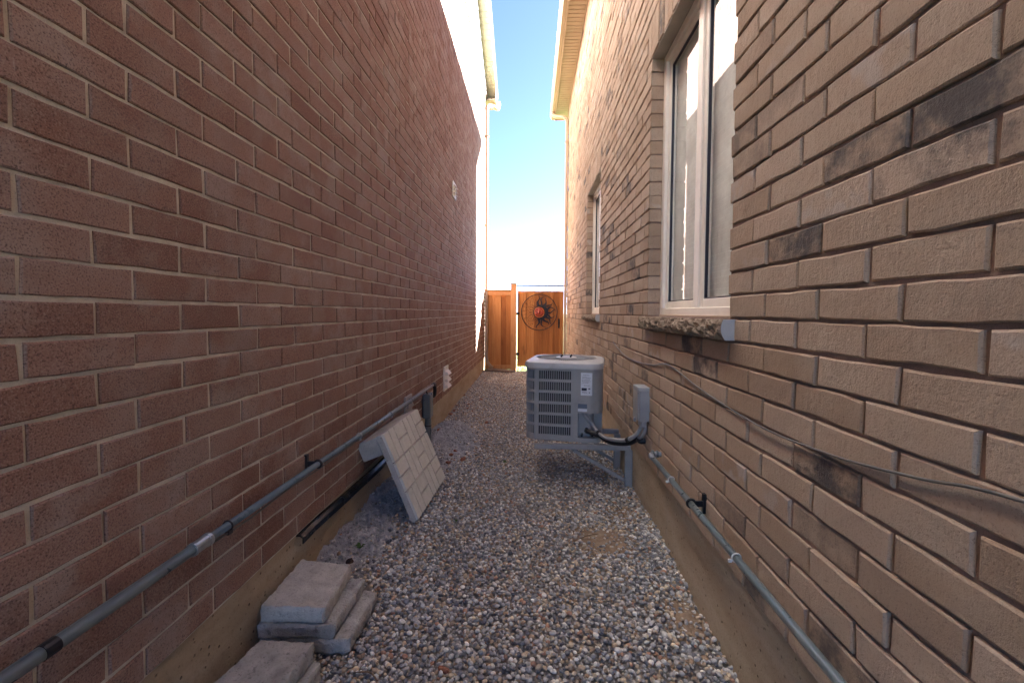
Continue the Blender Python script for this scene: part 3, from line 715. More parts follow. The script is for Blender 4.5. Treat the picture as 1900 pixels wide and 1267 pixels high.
for i, (z, l0, l1) in enumerate([(.045,.2,.75),(.058,.1,.55),(.068,.1,.9),(.080,.12,.8),(.092,.1,.9),(.103,.15,.7),(.126,.3,.78),(.175,.1,.5),(.182,.1,.6)]):
    s = sl0+.085*l0
    while s < sl0+.085*l1:
        e_ = min(s+.003+.006*random.random(), sl0+.085*l1); band(mb, s, e_, HT-z-.004, HT-z, .0093, .0096, 1); s = e_+.003
band(mk, sl0+.006, sl0+.046, HT-.168, HT-.147, .0093, .0097, 3); band(mb, sl0+.058, sl0+.072, HT-.158, HT-.147, .0093, .0096, 2); band(mb, sl0+.062, sl0+.070, HT-.186, HT-.178, .0093, .0096, 2)
mb.build('print', M_PRINT, lab, fn=acT)['kind'] = 'stuff'; mk.build('print_block', M_PRINTK, lab, fn=acT)
mb = MB(); band(mb, SP0+.035, SP0+.105, zp+.015, zp+.036, .0082, .0092, 6); mb.build('small_label', M_LABEL, sp, fn=acT)
mb = MB(); band(mb, SP0+.035, SP0+.105, zp+.040, zp+.074, .0082, .0092, 6); mb.build('blue_grey_sticker', mat_plain('sticker', (.12,.15,.21), .5), sp, fn=acT)
# top cap with round fan opening and wire guard
N = 96; loops = []
def sq(d, z): 
    L_ = []
    for i in range(N):
        p, n_ = rs(PER*i/N+FL/2); q = p+n_*d; L_.append((q.x, q.y, z))
    return L_
def circ(r, z, L0):
    out = []
    for p in L0: a = math.atan2(p[1], p[0]); out.append((r*math.cos(a), r*math.sin(a), z))
    return out
o0 = sq(.012, HT-.004); loops = [sq(-.03, HT-.004), o0, sq(.014, HT+.026), sq(.008, HT+.040), sq(-.008, HT+.048), circ(.272, HT+.050, o0), circ(.261, HT+.058, o0), circ(.254, HT+.058, o0), circ(.248, HT+.042, o0), circ(.246, HT-.05, o0)]
V = [v for l in loops for v in l]; F = []
for j in range(len(loops)-1):
    for i in range(N): F.append((j*N+i, j*N+(i+1) % N, (j+1)*N+(i+1) % N, (j+1)*N+i))
cap = obj('top_cover', acT(V), F, M_ACTOP, ac); smooth_by_angle(cap, 35)
mb = MB()
for k in range(60):
    a = 2*math.pi*k/60; c, s = math.cos(a), math.sin(a); mb.tube([(.075*c, .075*s, HT+.052), (.16*c, .16*s, HT+.050), (.250*c, .250*s, HT+.038)], .0016, 4)
for r in (.10, .15, .20): mb.tube([(r*math.cos(2*math.pi*k/40), r*math.sin(2*math.pi*k/40), HT+.051-.02*(r-.1)) for k in range(41)], .0020, 4, False)
mb.build('fan_guard', M_BRACKET, cap, fn=acT)
mb = MB(); mb.tube([(0,0,HT+.045), (0,0,HT+.058), (0,0,HT+.062)], [.088, .088, .078], 28); hub = mb.build('motor_plate', M_ACTOP, cap, fn=acT)
mb = MB()
for k in range(4): a = math.pi/4+k*math.pi/2; mb.tube([(.055*math.cos(a), .055*math.sin(a), HT+.06), (.055*math.cos(a), .055*math.sin(a), HT+.078)], .007, 8)
mb.build('motor_bolt', M_BLACK, hub, fn=acT)
for k in range(4):
    a = k*math.pi/2+.4; c, s = math.cos(a), math.sin(a); d = .055; mb = MB(); V = []
    for r, zz in ((.04, -.12), (.20, -.10)):
        for t_ in (-1, 1): V.append((r*c-t_*d*s*(r/.12), r*s+t_*d*c*(r/.12), HT+zz+.02*t_))
    mb.add(V, [(0,1,3,2)]); mb.build('fan_blade', M_ACDARK, ac, fn=acT)
mb = MB(); mb.tube([(0,0,HT-.3),(0,0,HT+.04)], .06, 16); mb.build('fan_motor', M_ACDARK, ac, fn=acT)
for k in range(10):
    p, n_ = rs(PER*(k+.35)/10); q0 = p+n_*.010; q1 = p+n_*.018; mb = MB(); mb.tube([(q0.x, q0.y, HT+.012), (q1.x, q1.y, HT+.012)], .005, 8); mb.build('screw', M_STEEL, cap, fn=acT)
# hoses to the disconnect box
def pw(x, y, Y): return tuple(atY(x, y, Y))
s_ = acT([onp(SP0+.075, -.02, zp-.002)])[0]
hose = [tuple(s_), pw(1098, 786, 3.41), pw(1108, 800, 3.36), pw(1122, 811, 3.26), pw(1142, 816, 3.14), pw(1163, 816, 3.04), pw(1180, 806, 2.97), pw(1189, 793, 2.93), (.738, 2.93, .625)]
mb = MB(); mb.tube(spline(hose, 8), .0145, 12); h_ = mb.build('electrical_whip', M_HOSE, ac, smooth=True)
hl = [tuple(acT([onp(SP0+.10, -.01, .09)])[0]), pw(1112, 808, 3.33), pw(1128, 818, 3.24), pw(1148, 822, 3.15), pw(1168, 821, 3.06), pw(1184, 814, 2.99), (XR-.03, 2.955, .48), (XR+.03, 2.95, .49)]
mb = MB(); mb.tube(spline(hl, 8), .019, 12); mb.build('insulated_line', M_BLACK, ac, smooth=True)
hl2 = [pw(1184, 814, 2.99), pw(1193, 806, 2.90), pw(1197, 795, 2.885), (.742, 2.88, .625)]
mb = MB(); mb.tube(spline(hl2, 6), .013, 10); mb.build('electrical_whip', M_HOSE, ac, smooth=True)
for i in (17, 40):
    P = spline(hose, 8); mb = MB(); mb.tube([P[i], P[i+2]], .0185, 12); mb.build('tape_band', M_BLACK, ac)
br = empty('wall_bracket', (.6, 3.55, 0), 'grey steel angle bracket carrying the air conditioner off the foundation', 'bracket')
ZA = AZ0-.002
for y in (3.345, 3.80):
    mb = MB(); mb.box((.02, y-.02, ZA-.038), (XR-.012, y+.02, ZA)); mb.build('arm', M_BRACKET, br, bevel=.003)
    mb = MB(); mb.box((XR-.052, y-.02, -.03), (XR+.004, y+.02, ZA-.039)); mb.build('leg', M_BRACKET, br, bevel=.003)
    mb = MB(); mb.beam((XR-.04, y+.012, .05), (.32, y+.012, ZA-.045), .024, .03, (0, 1, 0)); mb.build('brace', M_BRACKET, br)
mb = MB(); mb.box((.10, 3.367, ZA-.036), (.13, 3.779, ZA-.004)); mb.box((.50, 3.367, ZA-.036), (.53, 3.779, ZA-.004)); mb.build('cross_rail', M_BRACKET, br)
# disconnect box
bx = empty('disconnect_box', (XR, 2.93, .63), 'grey electrical disconnect box on the brown brick wall', 'electrical box')
mb = MB(); mb.box((XR-.066, 2.862, .635), (XR+.006, 3.0, .85)); mb.build('body', M_HOSE, bx, bevel=.004)
mb = MB(); mb.box((XR-.078, 2.858, .835), (XR+.006, 3.004, .862)); mb.build('hood', mat_plain('pale_grey_paint', (.36,.38,.39), .45), bx, bevel=.004)
mb = MB(); mb.box((XR-.078, 2.868, .645), (XR-.067, 2.994, .832)); mb.build('lid', M_ACBODY, bx, bevel=.003)
mb = MB(); mb.box((XR-.085, 2.925, .622), (XR-.070, 2.945, .648)); mb.build('hasp', M_STEEL, bx)
mb = MB()
for y in (2.93, 2.88): mb.tube([(XR-.034, y, .60), (XR-.034, y, .637)], .022, 12)
mb.build('connector', M_HOSE, bx)

# ------------------------------------------------------------------ conduits, cable, junction box
zc = -.845+EYE; xc = XR-.06; RR = .0135
cr = empty('conduit_pipe', (xc, 1.5, zc), 'grey conduit pipe clipped low along the brown brick wall', 'pipe')
mb = MB(); mb.tube([(xc, -1.2, zc), (xc, .5, zc), (xc, 2.56, zc-.004)], RR, 14); pr = mb.build('pipe', M_GREYPIPE, cr, smooth=True)
mb = MB(); mb.tube(spline([(xc, 2.54, zc-.004), (xc, 2.585, zc-.003), (xc+.018, 2.61, zc-.002), (xc+.075, 2.612, zc)], 5), .0165, 12); mb.build('elbow', M_STEEL, cr, smooth=True)
mb = MB(); mb.tube([(xc+.012, 2.612, zc), (xc+.022, 2.612, zc)], .024, 14); mb.tube([(xc+.036, 2.612, zc), (xc+.046, 2.612, zc)], .022, 14); mb.build('collar', M_GREYPIPE, cr)
def T_bracket(parent, sign, X, xc, y, z, rr):
    mb = MB(); w = .012
    a = X-sign*.0+sign*.0; xa = X; xb = xc+ (rr*.9)*(1 if X > xc else -1)
    lo, hi = min(xa, xb), max(xa, xb)
    mb.box((lo, y-w/2, z-.012), (hi, y+w/2, z+.012))
    t = .014*(1 if X > xc else -1)
    lo, hi = min(xa, xa-t), max(xa, xa-t); mb.box((lo, y-w/2-.004, z-.042), (hi, y+w/2+.004, z+.045))
    n = 20; mb.tube([(xc+(rr+.004)*math.cos(2*math.pi*k/n), y, z+(rr+.004)*math.sin(2*math.pi*k/n)) for k in range(n+1)], .006, 6, False)
    return mb.build('pipe_hanger', M_BLACK, parent)
T_bracket(cr, 1, XR+.004, xc, 1.935, zc, RR)
for y in (2.21, 1.505):
    n = 20; mb = MB(); mb.tube([(xc+(RR+.002)*math.cos(2*math.pi*k/n), y, zc+(RR+.002)*math.sin(2*math.pi*k/n)) for k in range(n+1)], .0028, 6, False); mb.box((xc-RR-.014, y-.004, zc-RR-.002), (xc-RR-.002, y+.004, zc-RR+.008)); mb.build('cable_tie', M_TAPE, cr)
mb = MB(); mb.tube([(xc+.012, -1.2+.09*i, zc-.017-.004*math.sin(i*.7)**2) for i in range(41)], .004, 6); mb.build('bundled_wire', M_BLACK, cr)
zc = -.733+EYE; xc = XL+.06; RR = .0165
cl = empty('conduit_pipe', (xc, 2, zc), 'blue grey conduit pipe running along the red brick wall with coupling', 'pipe')
pz = lambda y: zc+.018-.010*y
mb = MB(); mb.tube([(xc, -1.2, pz(-1.2)), (xc, 1.265, pz(1.265))], RR, 14); mb.build('pipe', M_GREYPIPE, cl, smooth=True)
mb = MB(); mb.tube([(xc, 1.262, pz(1.265)), (xc, 4.47, pz(4.47))], RR-.003, 14); mb.build('thinner_pipe', M_GREYPIPE, cl, smooth=True)
mb = MB(); y = 1.278; P = [(xc, y-.036, pz(y)), (xc, y-.035, pz(y)), (xc, y-.028, pz(y)), (xc, y-.025, pz(y)), (xc, y+.02, pz(y)), (xc, y+.022, pz(y)), (xc, y+.034, pz(y)), (xc, y+.035, pz(y))]; mb.tube(P, [.016, .021, .021, .0195, .0195, .0215, .0215, .014], 16); mb.build('coupling', M_STEEL, cl)
mb = MB(); mb.tube([(xc, .836, pz(.836)), (xc, .866, pz(.866))], RR+.0012, 14); mb.build('black_tape', M_BLACK, cl)
T_bracket(cl, -1, XL-.004, xc, 2.02, pz(2.02), RR-.003)
for y in (1.40, 2.52, 3.10, 3.62):
    n = 20; mb = MB(); mb.tube([(xc+(RR)*math.cos(2*math.pi*k/n), y, pz(y)+(RR)*math.sin(2*math.pi*k/n)) for k in range(n+1)], .003, 6, False); mb.box((xc-.004, y-.01, pz(y)-RR-.012), (xc+.01, y+.01, pz(y)-RR+.002)); mb.build('cable_tie', M_BLACK if y < 2 else M_STEEL, cl)
mb = MB(); mb.tube(spline([(xc, 4.44, pz(4.47)), (xc, 4.50, pz(4.5)), (xc-.002, 4.535, pz(4.5)-.03), (xc-.004, 4.545, pz(4.5)-.10), (xc-.02, 4.55, pz(4.5)-.135), (XL-.01, 4.55, pz(4.5)-.145)], 5), .020, 12); mb.build('elbow', M_BLACK, cl, smooth=True)
mb = MB(); mb.tube([(xc+.004*math.sin(i), 1.30+.08*i, pz(1.3+.08*i)-.020-.008*math.sin(i*.45)**2) for i in range(33)]+[(xc-.01, 4.0, pz(4)-.05), (XL+.03, 4.1, pz(4)-.12)], .0042, 6); mb.build('bundled_wire', M_CABLE, cl, smooth=True)
jb = empty('junction_box', (XL+.05, 4.28, 0), 'grey outdoor junction box on a riser pipe beside the red brick wall', 'electrical box')
mb = MB(); mb.box((XL+.006, 4.215, .29), (XL+.085, 4.355, .535)); mb.build('box_body', M_GREYPIPE, jb, bevel=.014)
mb = MB(); mb.tube([(XL+.046, 4.285, -.12), (XL+.046, 4.285, .30)], .033, 16); mb.build('riser_pipe', M_GREYPIPE, jb, smooth=True)
mb = MB(); mb.tube([(XL+.046, 4.285, .205), (XL+.046, 4.285, .212)], .0345, 16); mb.build('joint_band', M_BLACK, jb)
mb = MB(); mb.tube(spline([(XL+.05, 4.25, .53), (XL+.045, 4.22, .575), (XL+.06, 4.17, .60)], 4), .007, 8); mb.build('cable_lead', M_BLACK, jb)
mb = MB(); mb.box((XL-.002, 4.23, .30), (XL+.008, 4.34, .52)); mb.build('back_plate', M_BLACK, jb)
cab = [(1140,638),(1160,660),(1185,672),(1212,677),(1240,677),(1300,722),(1405,788),(1540,843),(1700,886),(1900,930)]
P = [atX(x, y, XR-.007) for x, y in cab]; P = [(XR+.004, 4.18, P[0][2]+.02)]+[tuple(p) for p in P]+[(XR-.007, .2, P[-1][2]+.03), (XR-.007, -1.2, P[-1][2]+.05)]
mb = MB(); mb.tube(spline(P, 10), .0034, 8); o = mb.build('wall_cable', M_CABLE, smooth=True); tag(o, 'thin loose cable drooping along the brown brick wall below the sill', 'cable')
# loose black plastic strip at the foundation top
mb = MB(); pts = [(1.945, -1.070), (2.05, -1.066), (2.2, -1.072), (2.4, -1.082), (2.6, -1.088), (2.92, -1.100), (3.15, -1.10)]; V = []; F = []
prof = [(-.014, .020), (.008, .022), (.024, .010), (.022, -.020), (.016, -.020), (.017, .006), (.004, .014), (-.014, .012)]
for (y, z) in pts:
    for a, b in prof: V.append((XL+a+.002, y, z+EYE+b))
for i in range(len(pts)-1):
    for k in range(8): F.append((i*8+k, i*8+(k+1) % 8, (i+1)*8+(k+1) % 8, (i+1)*8+k))
F += [list(range(8)), list(range(len(V)-1, len(V)-9, -1))]
o = obj('plastic_strip', V, F, mat_plain('glossy_black_plastic', (.012,.014,.018), .25)); tag(o, 'black plastic flashing strip along the foundation behind the leaning slab', 'strip')

# ------------------------------------------------------------------ leaning slab
slab = empty('patio_slab', (-.80, 3.0, .03), 'pale concrete slab with basket weave pattern leaning on the red brick wall', 'slab')
pb0 = Vector(atZ(776, 967, .035)); pb1 = Vector(atZ(828, 884, .045)); pt0 = Vector(atX(706, 812, XL+.17)); pt1 = Vector(atX(766, 765, XL+.17))
eu = (pb1-pb0).normalized(); ev = ((pt0+pt1)/2-(pb0+pb1)/2); ev = (ev-eu*ev.dot(eu)).normalized(); en = eu.cross(ev).normalized()
if en.x < 0: en = -en
SW, SH, ST = .70, .592, .052
org = (pb0+pb1)/2-eu*SW/2
def sT(u, v, n): return tuple(org+eu*u+ev*v+en*n)
def sbox(mb, u0, u1, v0, v1, n0, n1):
    V = [sT(u, v, n) for n in (n0, n1) for (u, v) in ((u0,v0),(u1,v0),(u1,v1),(u0,v1))]
    mb.add(V, [(3,2,1,0),(4,5,6,7),(0,1,5,4),(1,2,6,5),(2,3,7,6),(3,0,4,7)])
mb = MB(); sbox(mb, 0, SW, 0, SH, -ST, -.015); body = mb.build('slab_body', M_SLABSIDE, slab, bevel=.004)
mb = MB(); sbox(mb, 0, SW, SH-.125, SH-.004, -ST-.140, -ST-.001); mb.build('lip', M_SLABSIDE, slab, bevel=.008)
cu, cv = SW/4, SH/3; g = .0042
for r in range(3):
    for c in range(4):
        u0, v0 = c*cu, (2-r)*cv
        for k in range(2):
            if (r+c) % 2 == 0: q = (u0+k*cu/2+g, u0+(k+1)*cu/2-g, v0+g, v0+cv-g)
            else: q = (u0+g, u0+cu-g, v0+k*cv/2+g, v0+(k+1)*cv/2-g)
            mb = MB(); n0 = -.0165
            V = [sT(u, v, n0) for u, v in ((q[0],q[2]),(q[1],q[2]),(q[1],q[3]),(q[0],q[3]))]+[sT(u, v, 0) for u, v in ((q[0]+.002,q[2]+.002),(q[1]-.002,q[2]+.002),(q[1]-.002,q[3]-.002),(q[0]+.002,q[3]-.002))]
            mb.add(V, [(4,5,6,7),(0,1,5,4),(1,2,6,5),(2,3,7,6),(3,0,4,7)]); mb.build('tile', M_SLAB, body)

# ------------------------------------------------------------------ loose pavers
def rough_block(corners, ztop, th, mat, seed, label, tilt=None, rough=.0042, group=None):
    """tumbled block from four top corners (x, y)"""
    r_ = np.random.default_rng(seed); nx, ny, nz = 26, 34, 6
    c = [np.array(k, float) for k in corners]; bm = bmesh.new(); vid = {}
    def pt(i, j, k):
        a, b, t_ = i/nx, j/ny, k/nz
        p = (c[0]*(1-a)+c[1]*a)*(1-b)+(c[3]*(1-a)+c[2]*a)*b
        ztp = ztop if np.isscalar(ztop) else (ztop[0]*(1-a)+ztop[1]*a)*(1-b)+(ztop[3]*(1-a)+ztop[2]*a)*b
        ctr = sum(c)/4; ea = min(a, 1-a); eb = min(b, 1-b); et = min(t_, 1-t_)
        P = Vector((p[0], p[1], ztp-th*(1-t_)))
        q = P*34+Vector((seed*3.1, 0, 0)); d = mnoise.noise_vector(q)*rough+mnoise.noise_vector(P*110)*rough*.6
        edge = (ea < .001)+(eb < .001)+(et < .001)
        if edge >= 2: P += (Vector((ctr[0], ctr[1], ztp-th/2))-P).normalized()*(.004+.012*abs(mnoise.noise(P*30)))
        return P+d
    for i in range(nx+1):
        for j in range(ny+1):
            for k in range(nz+1):
                if i in (0, nx) or j in (0, ny) or k in (0, nz): vid[i, j, k] = bm.verts.new(pt(i, j, k))
    def q(*ks):
        try: bm.faces.new([vid[k] for k in ks])
        except ValueError: pass
    for i in range(nx):
        for j in range(ny): q((i,j,0),(i,j+1,0),(i+1,j+1,0),(i+1,j,0)); q((i,j,nz),(i+1,j,nz),(i+1,j+1,nz),(i,j+1,nz))
        for k in range(nz): q((i,0,k),(i+1,0,k),(i+1,0,k+1),(i,0,k+1)); q((i,ny,k),(i,ny,k+1),(i+1,ny,k+1),(i+1,ny,k))
    for j in range(ny):
        for k in range(nz): q((0,j,k),(0,j,k+1),(0,j+1,k+1),(0,j+1,k)); q((nx,j,k),(nx,j+1,k),(nx,j+1,k+1),(nx,j,k+1))
    bmesh.ops.recalc_face_normals(bm, faces=bm.faces)
    V = [tuple(v.co) for v in bm.verts]; bm.verts.index_update(); F = [[v.index for v in f.verts] for f in bm.faces]; bm.free()
    o = obj('paver', V, F, mat, smooth=True); smooth_by_angle(o, 50); return tag(o, label, 'paver', group)
def g2(x, y, z): return atZ(x, y, z)[:2]
zt1 = .195
A = [g2(480, 1126, zt1), g2(603, 1128, zt1), g2(652, 1046, zt1), g2(560, 1036, zt1)]
rough_block(A, zt1, .064, M_PAVERW, 1, 'buff grey paver stone on top of the three paver pile')
B2 = [A[0]+(-.008, -.012), A[1]+(.035, -.002), A[2]+(.062, .0), A[3]+(.02, .01)]
rough_block(B2, zt1-.066, .056, M_PAVER, 2, 'dark grey paver stone in the middle of the three paver pile')
B3 = [A[0]+(.0, -.008), A[1]+(.095, .0), A[2]+(.120, .0), A[3]+(.04, .02)]
rough_block(B3, zt1-.124, .062, M_PAVER, 3, 'paver stone at the bottom of the three paver pile, on gravel')
zt2 = .135
D = [g2(385, 1275, zt2), g2(535, 1275, zt2), g2(584, 1190, zt2), g2(484, 1184, zt2)]
dd = (D[3]-D[0])/np.linalg.norm(D[3]-D[0])*.14; D[0] = D[0]-dd; D[1] = D[1]-dd
rough_block(D, zt2, .066, M_PAVER, 4, 'blue grey paver stone on top of the two paver pile')
rough_block([D[0]+(.02, 0), D[1]+(.025, 0), D[2]+(.028, -.005), D[3]+(.02, -.005)], zt2-.068, .070, M_PAVER, 5, 'paver stone at the bottom of the two paver pile, on gravel')

# ------------------------------------------------------------------ gravel, rubble, small debris
PAL = np.array([lin(130,129,127)[:3], lin(112,112,112)[:3], lin(150,149,145)[:3], lin(168,165,158)[:3], lin(148,135,116)[:3], lin(126,109,90)[:3], lin(186,182,174)[:3], lin(84,84,86)[:3], lin(138,108,90)[:3], lin(160,147,126)[:3], lin(100,101,104)[:3]])
PW = np.array([.19, .15, .16, .09, .11, .07, .04, .06, .035, .055, .04]); PW /= PW.sum()
def ico(sub):
    bm = bmesh.new(); bmesh.ops.create_icosphere(bm, subdivisions=sub, radius=1); bm.verts.ensure_lookup_table(); bm.verts.index_update()
    V = np.array([v.co[:] for v in bm.verts]); F = np.array([[v.index for v in f.verts] for f in bm.faces]); bm.free(); return V, F
def big_mesh(name, V, F, col, mat, kind):
    me = bpy.data.meshes.new(name); nv, nf = len(V), len(F)
    me.vertices.add(nv); me.vertices.foreach_set('co', V.astype(np.float32).ravel())
    me.loops.add(nf*3); me.loops.foreach_set('vertex_index', F.astype(np.int32).ravel())
    me.polygons.add(nf); me.polygons.foreach_set('loop_start', np.arange(0, nf*3, 3, dtype=np.int32))
    me.polygons.foreach_set('use_smooth', np.ones(nf, bool)); me.update(calc_edges=True); me.validate()
    if col is not None:
        a = me.color_attributes.new('col', 'FLOAT_COLOR', 'POINT'); a.data.foreach_set('color', np.concatenate([col, np.ones((nv, 1))], 1).astype(np.float32).ravel())
    me.materials.append(mat); o = link(name, me, (0, 0, 0)); o['kind'] = kind; return o
def rots(n, tilt):
    a = rng.random(n)*2*np.pi; ta = rng.random(n)*2*np.pi; tt = np.abs(rng.normal(0, tilt, n))
    ca, sa = np.cos(a), np.sin(a); Rz = np.zeros((n, 3, 3)); Rz[:, 0, 0] = ca; Rz[:, 0, 1] = -sa; Rz[:, 1, 0] = sa; Rz[:, 1, 1] = ca; Rz[:, 2, 2] = 1
    k = np.stack([np.cos(ta), np.sin(ta), np.zeros(n)], 1); K = np.zeros((n, 3, 3))
    K[:, 0, 1] = -k[:, 2]; K[:, 0, 2] = k[:, 1]; K[:, 1, 0] = k[:, 2]; K[:, 1, 2] = -k[:, 0]; K[:, 2, 0] = -k[:, 1]; K[:, 2, 1] = k[:, 0]
    I = np.eye(3)[None]; Rt = I+np.sin(tt)[:, None, None]*K+(1-np.cos(tt))[:, None, None]*(K@K); return Rt@Rz
def pebbles(P, size, sub, tilt=.45, jitter=.12):
    n = len(P); V0, F0 = ico(sub); nv = len(V0)
    sc = np.stack([size, size*rng.uniform(.62, .95, n), size*rng.uniform(.40, .72, n)], 1)
    # soft random lobes per pebble
    k = rng.normal(0, 1, (n, 3, 3)); ph = rng.random((n, 3))*6.28
    lob = np.zeros((n, nv))
    for i in range(3): lob += np.sin(1.9*(V0@k[:, i].T).T+ph[:, i:i+1])
    loc = V0[None]*(1+jitter*lob[:, :, None]/1.6)*sc[:, None, :]
    Vw = np.einsum('nij,nvj->nvi', rots(n, tilt), loc)+P[:, None, :]
    Fw = F0[None]+(np.arange(n)*nv)[:, None, None]
    col = PAL[rng.choice(len(PAL), n, p=PW)]*np.array([1.0,1.015,1.03])*rng.uniform(1.7, 2.6, (n, 1)); col = np.repeat(col, nv, 0)
    return Vw.reshape(-1, 3), Fw.reshape(-1, 3), col
def scatter(y0, y1, sp, layer):
    xs = np.arange(XL+.005, XR+.02, sp); ys = np.arange(y0, y1, sp)
    X, Y = np.meshgrid(xs, ys); X = X+rng.uniform(-.5, .5, X.shape)*sp; Y = Y+rng.uniform(-.5, .5, Y.shape)*sp; X, Y = X.ravel(), Y.ravel()
    return X, Y
def silt(X, Y):
    d = np.exp(-((X-.42)/.17)**2-((Y-2.55)/.15)**2)+.8*np.exp(-((X-.70)/.08)**2-((Y-1.95)/.14)**2)+.6*np.exp(-((X-.62)/.12)**2-((Y-2.9)/.14)**2)
    return d
parts = []; nvt = 0
for (y0, y1, sp, sub, s0, s1) in ((.9, 2.9, .0186, 2, .0058, .0160), (2.9, 9.72, .0228, 1, .0078, .0168), (-1.0, .9, .030, 1, .010, .020)):
    for layer in (0, 1):
        X, Y = scatter(y0, y1, sp*(1 if layer == 0 else 1.25), layer); mh = mound(X, Y); wob = .012*np.sin(23*X+7*Y)*np.sin(19*Y-9*X)+.010*np.sin(51*X-33*Y)*np.sin(47*Y+21*X)
        keep = rng.random(len(X)) < np.clip(1.05-(mh+wob-.008)/.030, .04, 1)
        if layer == 1: keep &= rng.random(len(X)) > .9*silt(X, Y)
        else: keep &= rng.random(len(X)) > .75*silt(X, Y)
        X, Y = X[keep], Y[keep]; n = len(X); size = s0+(s1-s0)*rng.beta(1.4, 2.6, n); 
        Z = gz(X, Y)+mound(X, Y)+np.where(layer == 0, -.001, .009)+rng.normal(0, .003, n)
        V, F, c = pebbles(np.stack([X, Y, Z], 1), size, sub); parts.append((V, F+nvt, c)); nvt += len(V)
o = big_mesh('gravel', np.concatenate([p[0] for p in parts]), np.concatenate([p[1] for p in parts]), np.concatenate([p[2] for p in parts]), M_PEB, 'stuff')
tag(o, 'rounded grey and tan river pebbles covering the side passage', 'gravel')
# grey crumbled mortar heaped against the left foundation
xs = np.linspace(XL-.012, -.52, 64); ys = np.linspace(1.85, 5.7, 330); X, Y = np.meshgrid(xs, ys); mh = mound(X, Y)
Z = gz(X, Y)+mh-.010+np.clip(mh/.03, 0, 1)*np.array([[.034*mnoise.fractal(Vector((a*13, b*13, 0)), .9, 2.1, 4)+.016*mnoise.noise(Vector((a*45, b*45, 3)))+.008*mnoise.noise(Vector((a*110, b*110, 5))) for a, b in zip(ra, rb)] for ra, rb in zip(X, Y)])
Z = np.where(mh < .006, Z-.02, Z); nx, ny = len(xs), len(ys)
F = [(j*nx+i, j*nx+i+1, (j+1)*nx+i+1, (j+1)*nx+i) for j in range(ny-1) for i in range(nx-1)]
o = obj('rubble', np.stack([X, Y, Z], -1).reshape(-1, 3), F, M_RUBBLE, smooth=True, origin=np.zeros(3)); tag(o, 'crumbly grey mortar rubble heaped against the red house foundation', 'rubble', kind='stuff')
n = 9000; X = rng.uniform(XL, -.5, n); Y = rng.uniform(1.9, 5.6, n); mh = mound(X, Y); k = mh > .006+.03*rng.random(n)**2; X, Y, mh = X[k], Y[k], mh[k]
V, F, c = pebbles(np.stack([X, Y, gz(X, Y)+mh+.001], 1), .002+.010*rng.random(len(X))**2.5, 1, 1.2, .3)
o = big_mesh('rubble_crumbs', V, F, None, M_RUBBLE, 'stuff'); tag(o, 'small loose crumbs of grey mortar on the rubble heap', 'rubble')
# tan silt showing between pebbles
for (x0, x1, y0, y1, nm) in ((.02, XR+.005, 2.1, 3.2, 'silt_patch'), (.52, XR+.006, 1.6, 2.25, 'silt_patch')):
    xs = np.linspace(x0, x1, 40); ys = np.linspace(y0, y1, 50); X, Y = np.meshgrid(xs, ys); s = silt(X, Y)
    Z = gz(X, Y)-.012+.016*np.clip(s*1.4, 0, 1)+.002*np.sin(60*X)*np.sin(53*Y); F = [(j*40+i, j*40+i+1, (j+1)*40+i+1, (j+1)*40+i) for j in range(49) for i in range(39)]
    o = obj(nm, np.stack([X, Y, Z], -1).reshape(-1, 3), F, M_SAND, smooth=True, origin=np.zeros(3)); o['kind'] = 'structure'
def chip(x, y, s, mat, name, label, cat, group=None, zof=0, flat=.5):
    p = atZ(x, y, .02); z = ground(p[0], p[1]); p = atZ(x, y, z+.012)
    V0, F0 = ico(2); r_ = np.random.default_rng(int(x*7+y)); nrm = r_.normal(0, 1, (7, 3)); nrm /= np.linalg.norm(nrm, axis=1)[:, None]
    d = np.ones(len(V0))
    for q in nrm: dd = V0@q; d = np.minimum(d, np.where(dd > .55, .55/np.maximum(dd, .01), 1))
    V = V0*d[:, None]*np.array([s, s*.7, s*flat]); a = r_.random()*6.28; c, sn = math.cos(a), math.sin(a)
    V = np.stack([p[0]+V[:, 0]*c-V[:, 1]*sn, p[1]+V[:, 0]*sn+V[:, 1]*c, p[2]+V[:, 2]], 1)
    o = obj(name, V, F0, mat); tag(o, label, cat, group); return o
chip(823, 1241, .026, M_CHIP, 'brick_fragment', 'flat orange brick chip alone among the pebbles near the paver piles', 'brick chip')
chip(648, 1040, .030, M_CHIPD, 'brick_fragment', 'dark brown brick chip on the rubble beyond the paver pile', 'brick chip')
for x, y, s in ((858, 851, .042), (838, 843, .034), (832, 858, .030), (845, 836, .026), (815, 797, .05), (893, 741, .046), (870, 750, .03), (868, 757, .034), (876, 762, .03), (842, 762, .04), (836, 768, .045), (832, 763, .03), (862, 733, .03), (890, 768, .024), (848, 752, .03), (903, 783, .04)):
    chip(x, y, s, M_CHIP, 'brick_fragment', 'small reddish brick fragment scattered near the grey rubble heap', 'brick chip', 'brick fragments by the rubble heap')
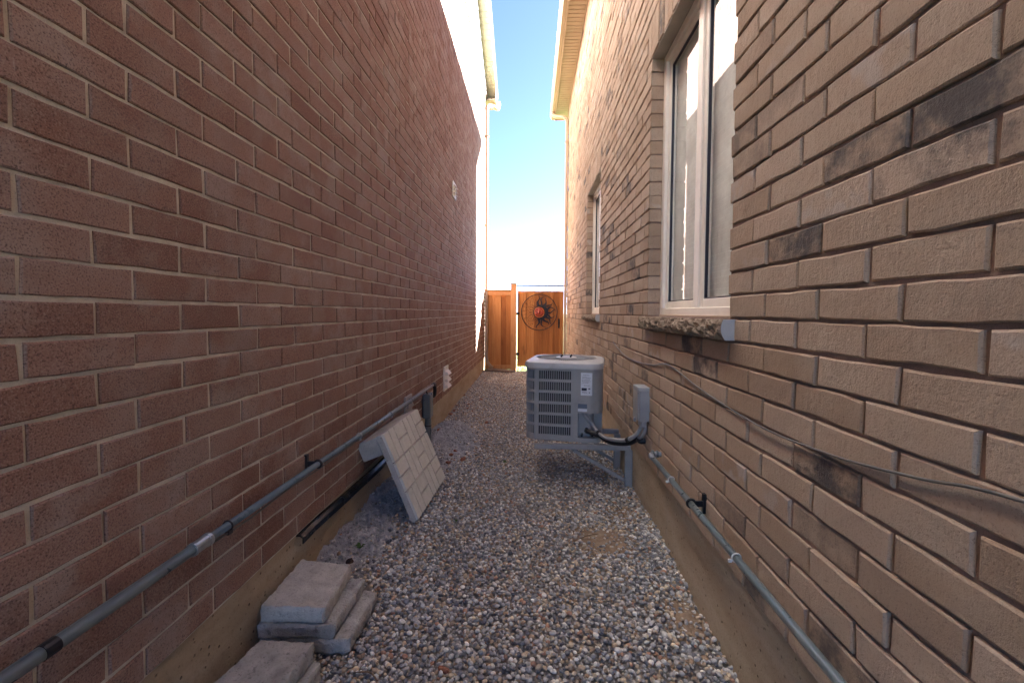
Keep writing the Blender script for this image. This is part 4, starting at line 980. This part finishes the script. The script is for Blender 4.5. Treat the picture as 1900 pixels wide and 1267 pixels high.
def weed(x, y, n, h):
    p = atZ(x, y, .02); z = ground(p[0], p[1]); r_ = np.random.default_rng(int(x)); mb = MB()
    for k in range(n):
        a = r_.random()*6.28; l = h*(.5+.7*r_.random()); w = .004+.003*r_.random(); d = Vector((math.cos(a), math.sin(a), 0)); s = Vector((-d.y, d.x, 0)); b = Vector((p[0], p[1], z))
        q = [b-s*w, b+s*w, b+d*l*.5+Vector((0, 0, l*.6))+s*w*1.6, b+d*l*.5+Vector((0, 0, l*.6))-s*w*1.6, b+d*l+Vector((0, 0, l*.55))]
        mb.add(q, [(0,1,2,3), (3,2,4)])
    o = mb.build('weed', M_WEED); return o
tag(weed(937, 858, 9, .03), 'tiny green weed sprouting from gravel in front of the air conditioner', 'weed')
tag(weed(668, 1028, 12, .03), 'small green weed at the edge of the grey rubble heap', 'weed')
tag(weed(845, 962, 7, .022), 'tiny green weed in the gravel beside the leaning slab', 'weed')
for (a, b), lb in ((((1128, 925), (1160, 960)), 'thin bent dry twig on the gravel below the bracket'), (((1065, 1003), (1110, 990)), 'dry twig lying by the tan silt patch'), (((700, 1262), (660, 1246)), 'pale dry twig beside the paver piles')):
    p, q = atZ(*a, .03), atZ(*b, .03); m = (p+q)/2+(.01, .01, .006); mb = MB(); mb.tube(spline([tuple(p), tuple(m), tuple(q)], 5), [.003]*10+[.0015], 6); tag(mb.build('twig', M_TWIG), lb, 'twig')
# grass beyond the gate
n = 9000; X = rng.uniform(-1.3, 1.6, n); Y = 9.78+rng.random(n)**1.6*5; Z = .02+.015*np.sin(2*X+Y)+.01*np.sin(3.7*Y)-.005; a = rng.random(n)*6.28; h = rng.uniform(.03, .085, n); w = .0035
dx, dy = np.cos(a), np.sin(a); V = np.stack([np.stack([X-dy*w, Y+dx*w, Z], 1), np.stack([X+dy*w, Y-dx*w, Z], 1), np.stack([X+dx*h*.5, Y+dy*h*.5, Z+h], 1)], 1).reshape(-1, 3)
o = big_mesh('grass', V, np.arange(3*n).reshape(-1, 3), None, M_GRASS, 'stuff'); tag(o, 'sunlit lawn grass beyond the gate', 'grass')
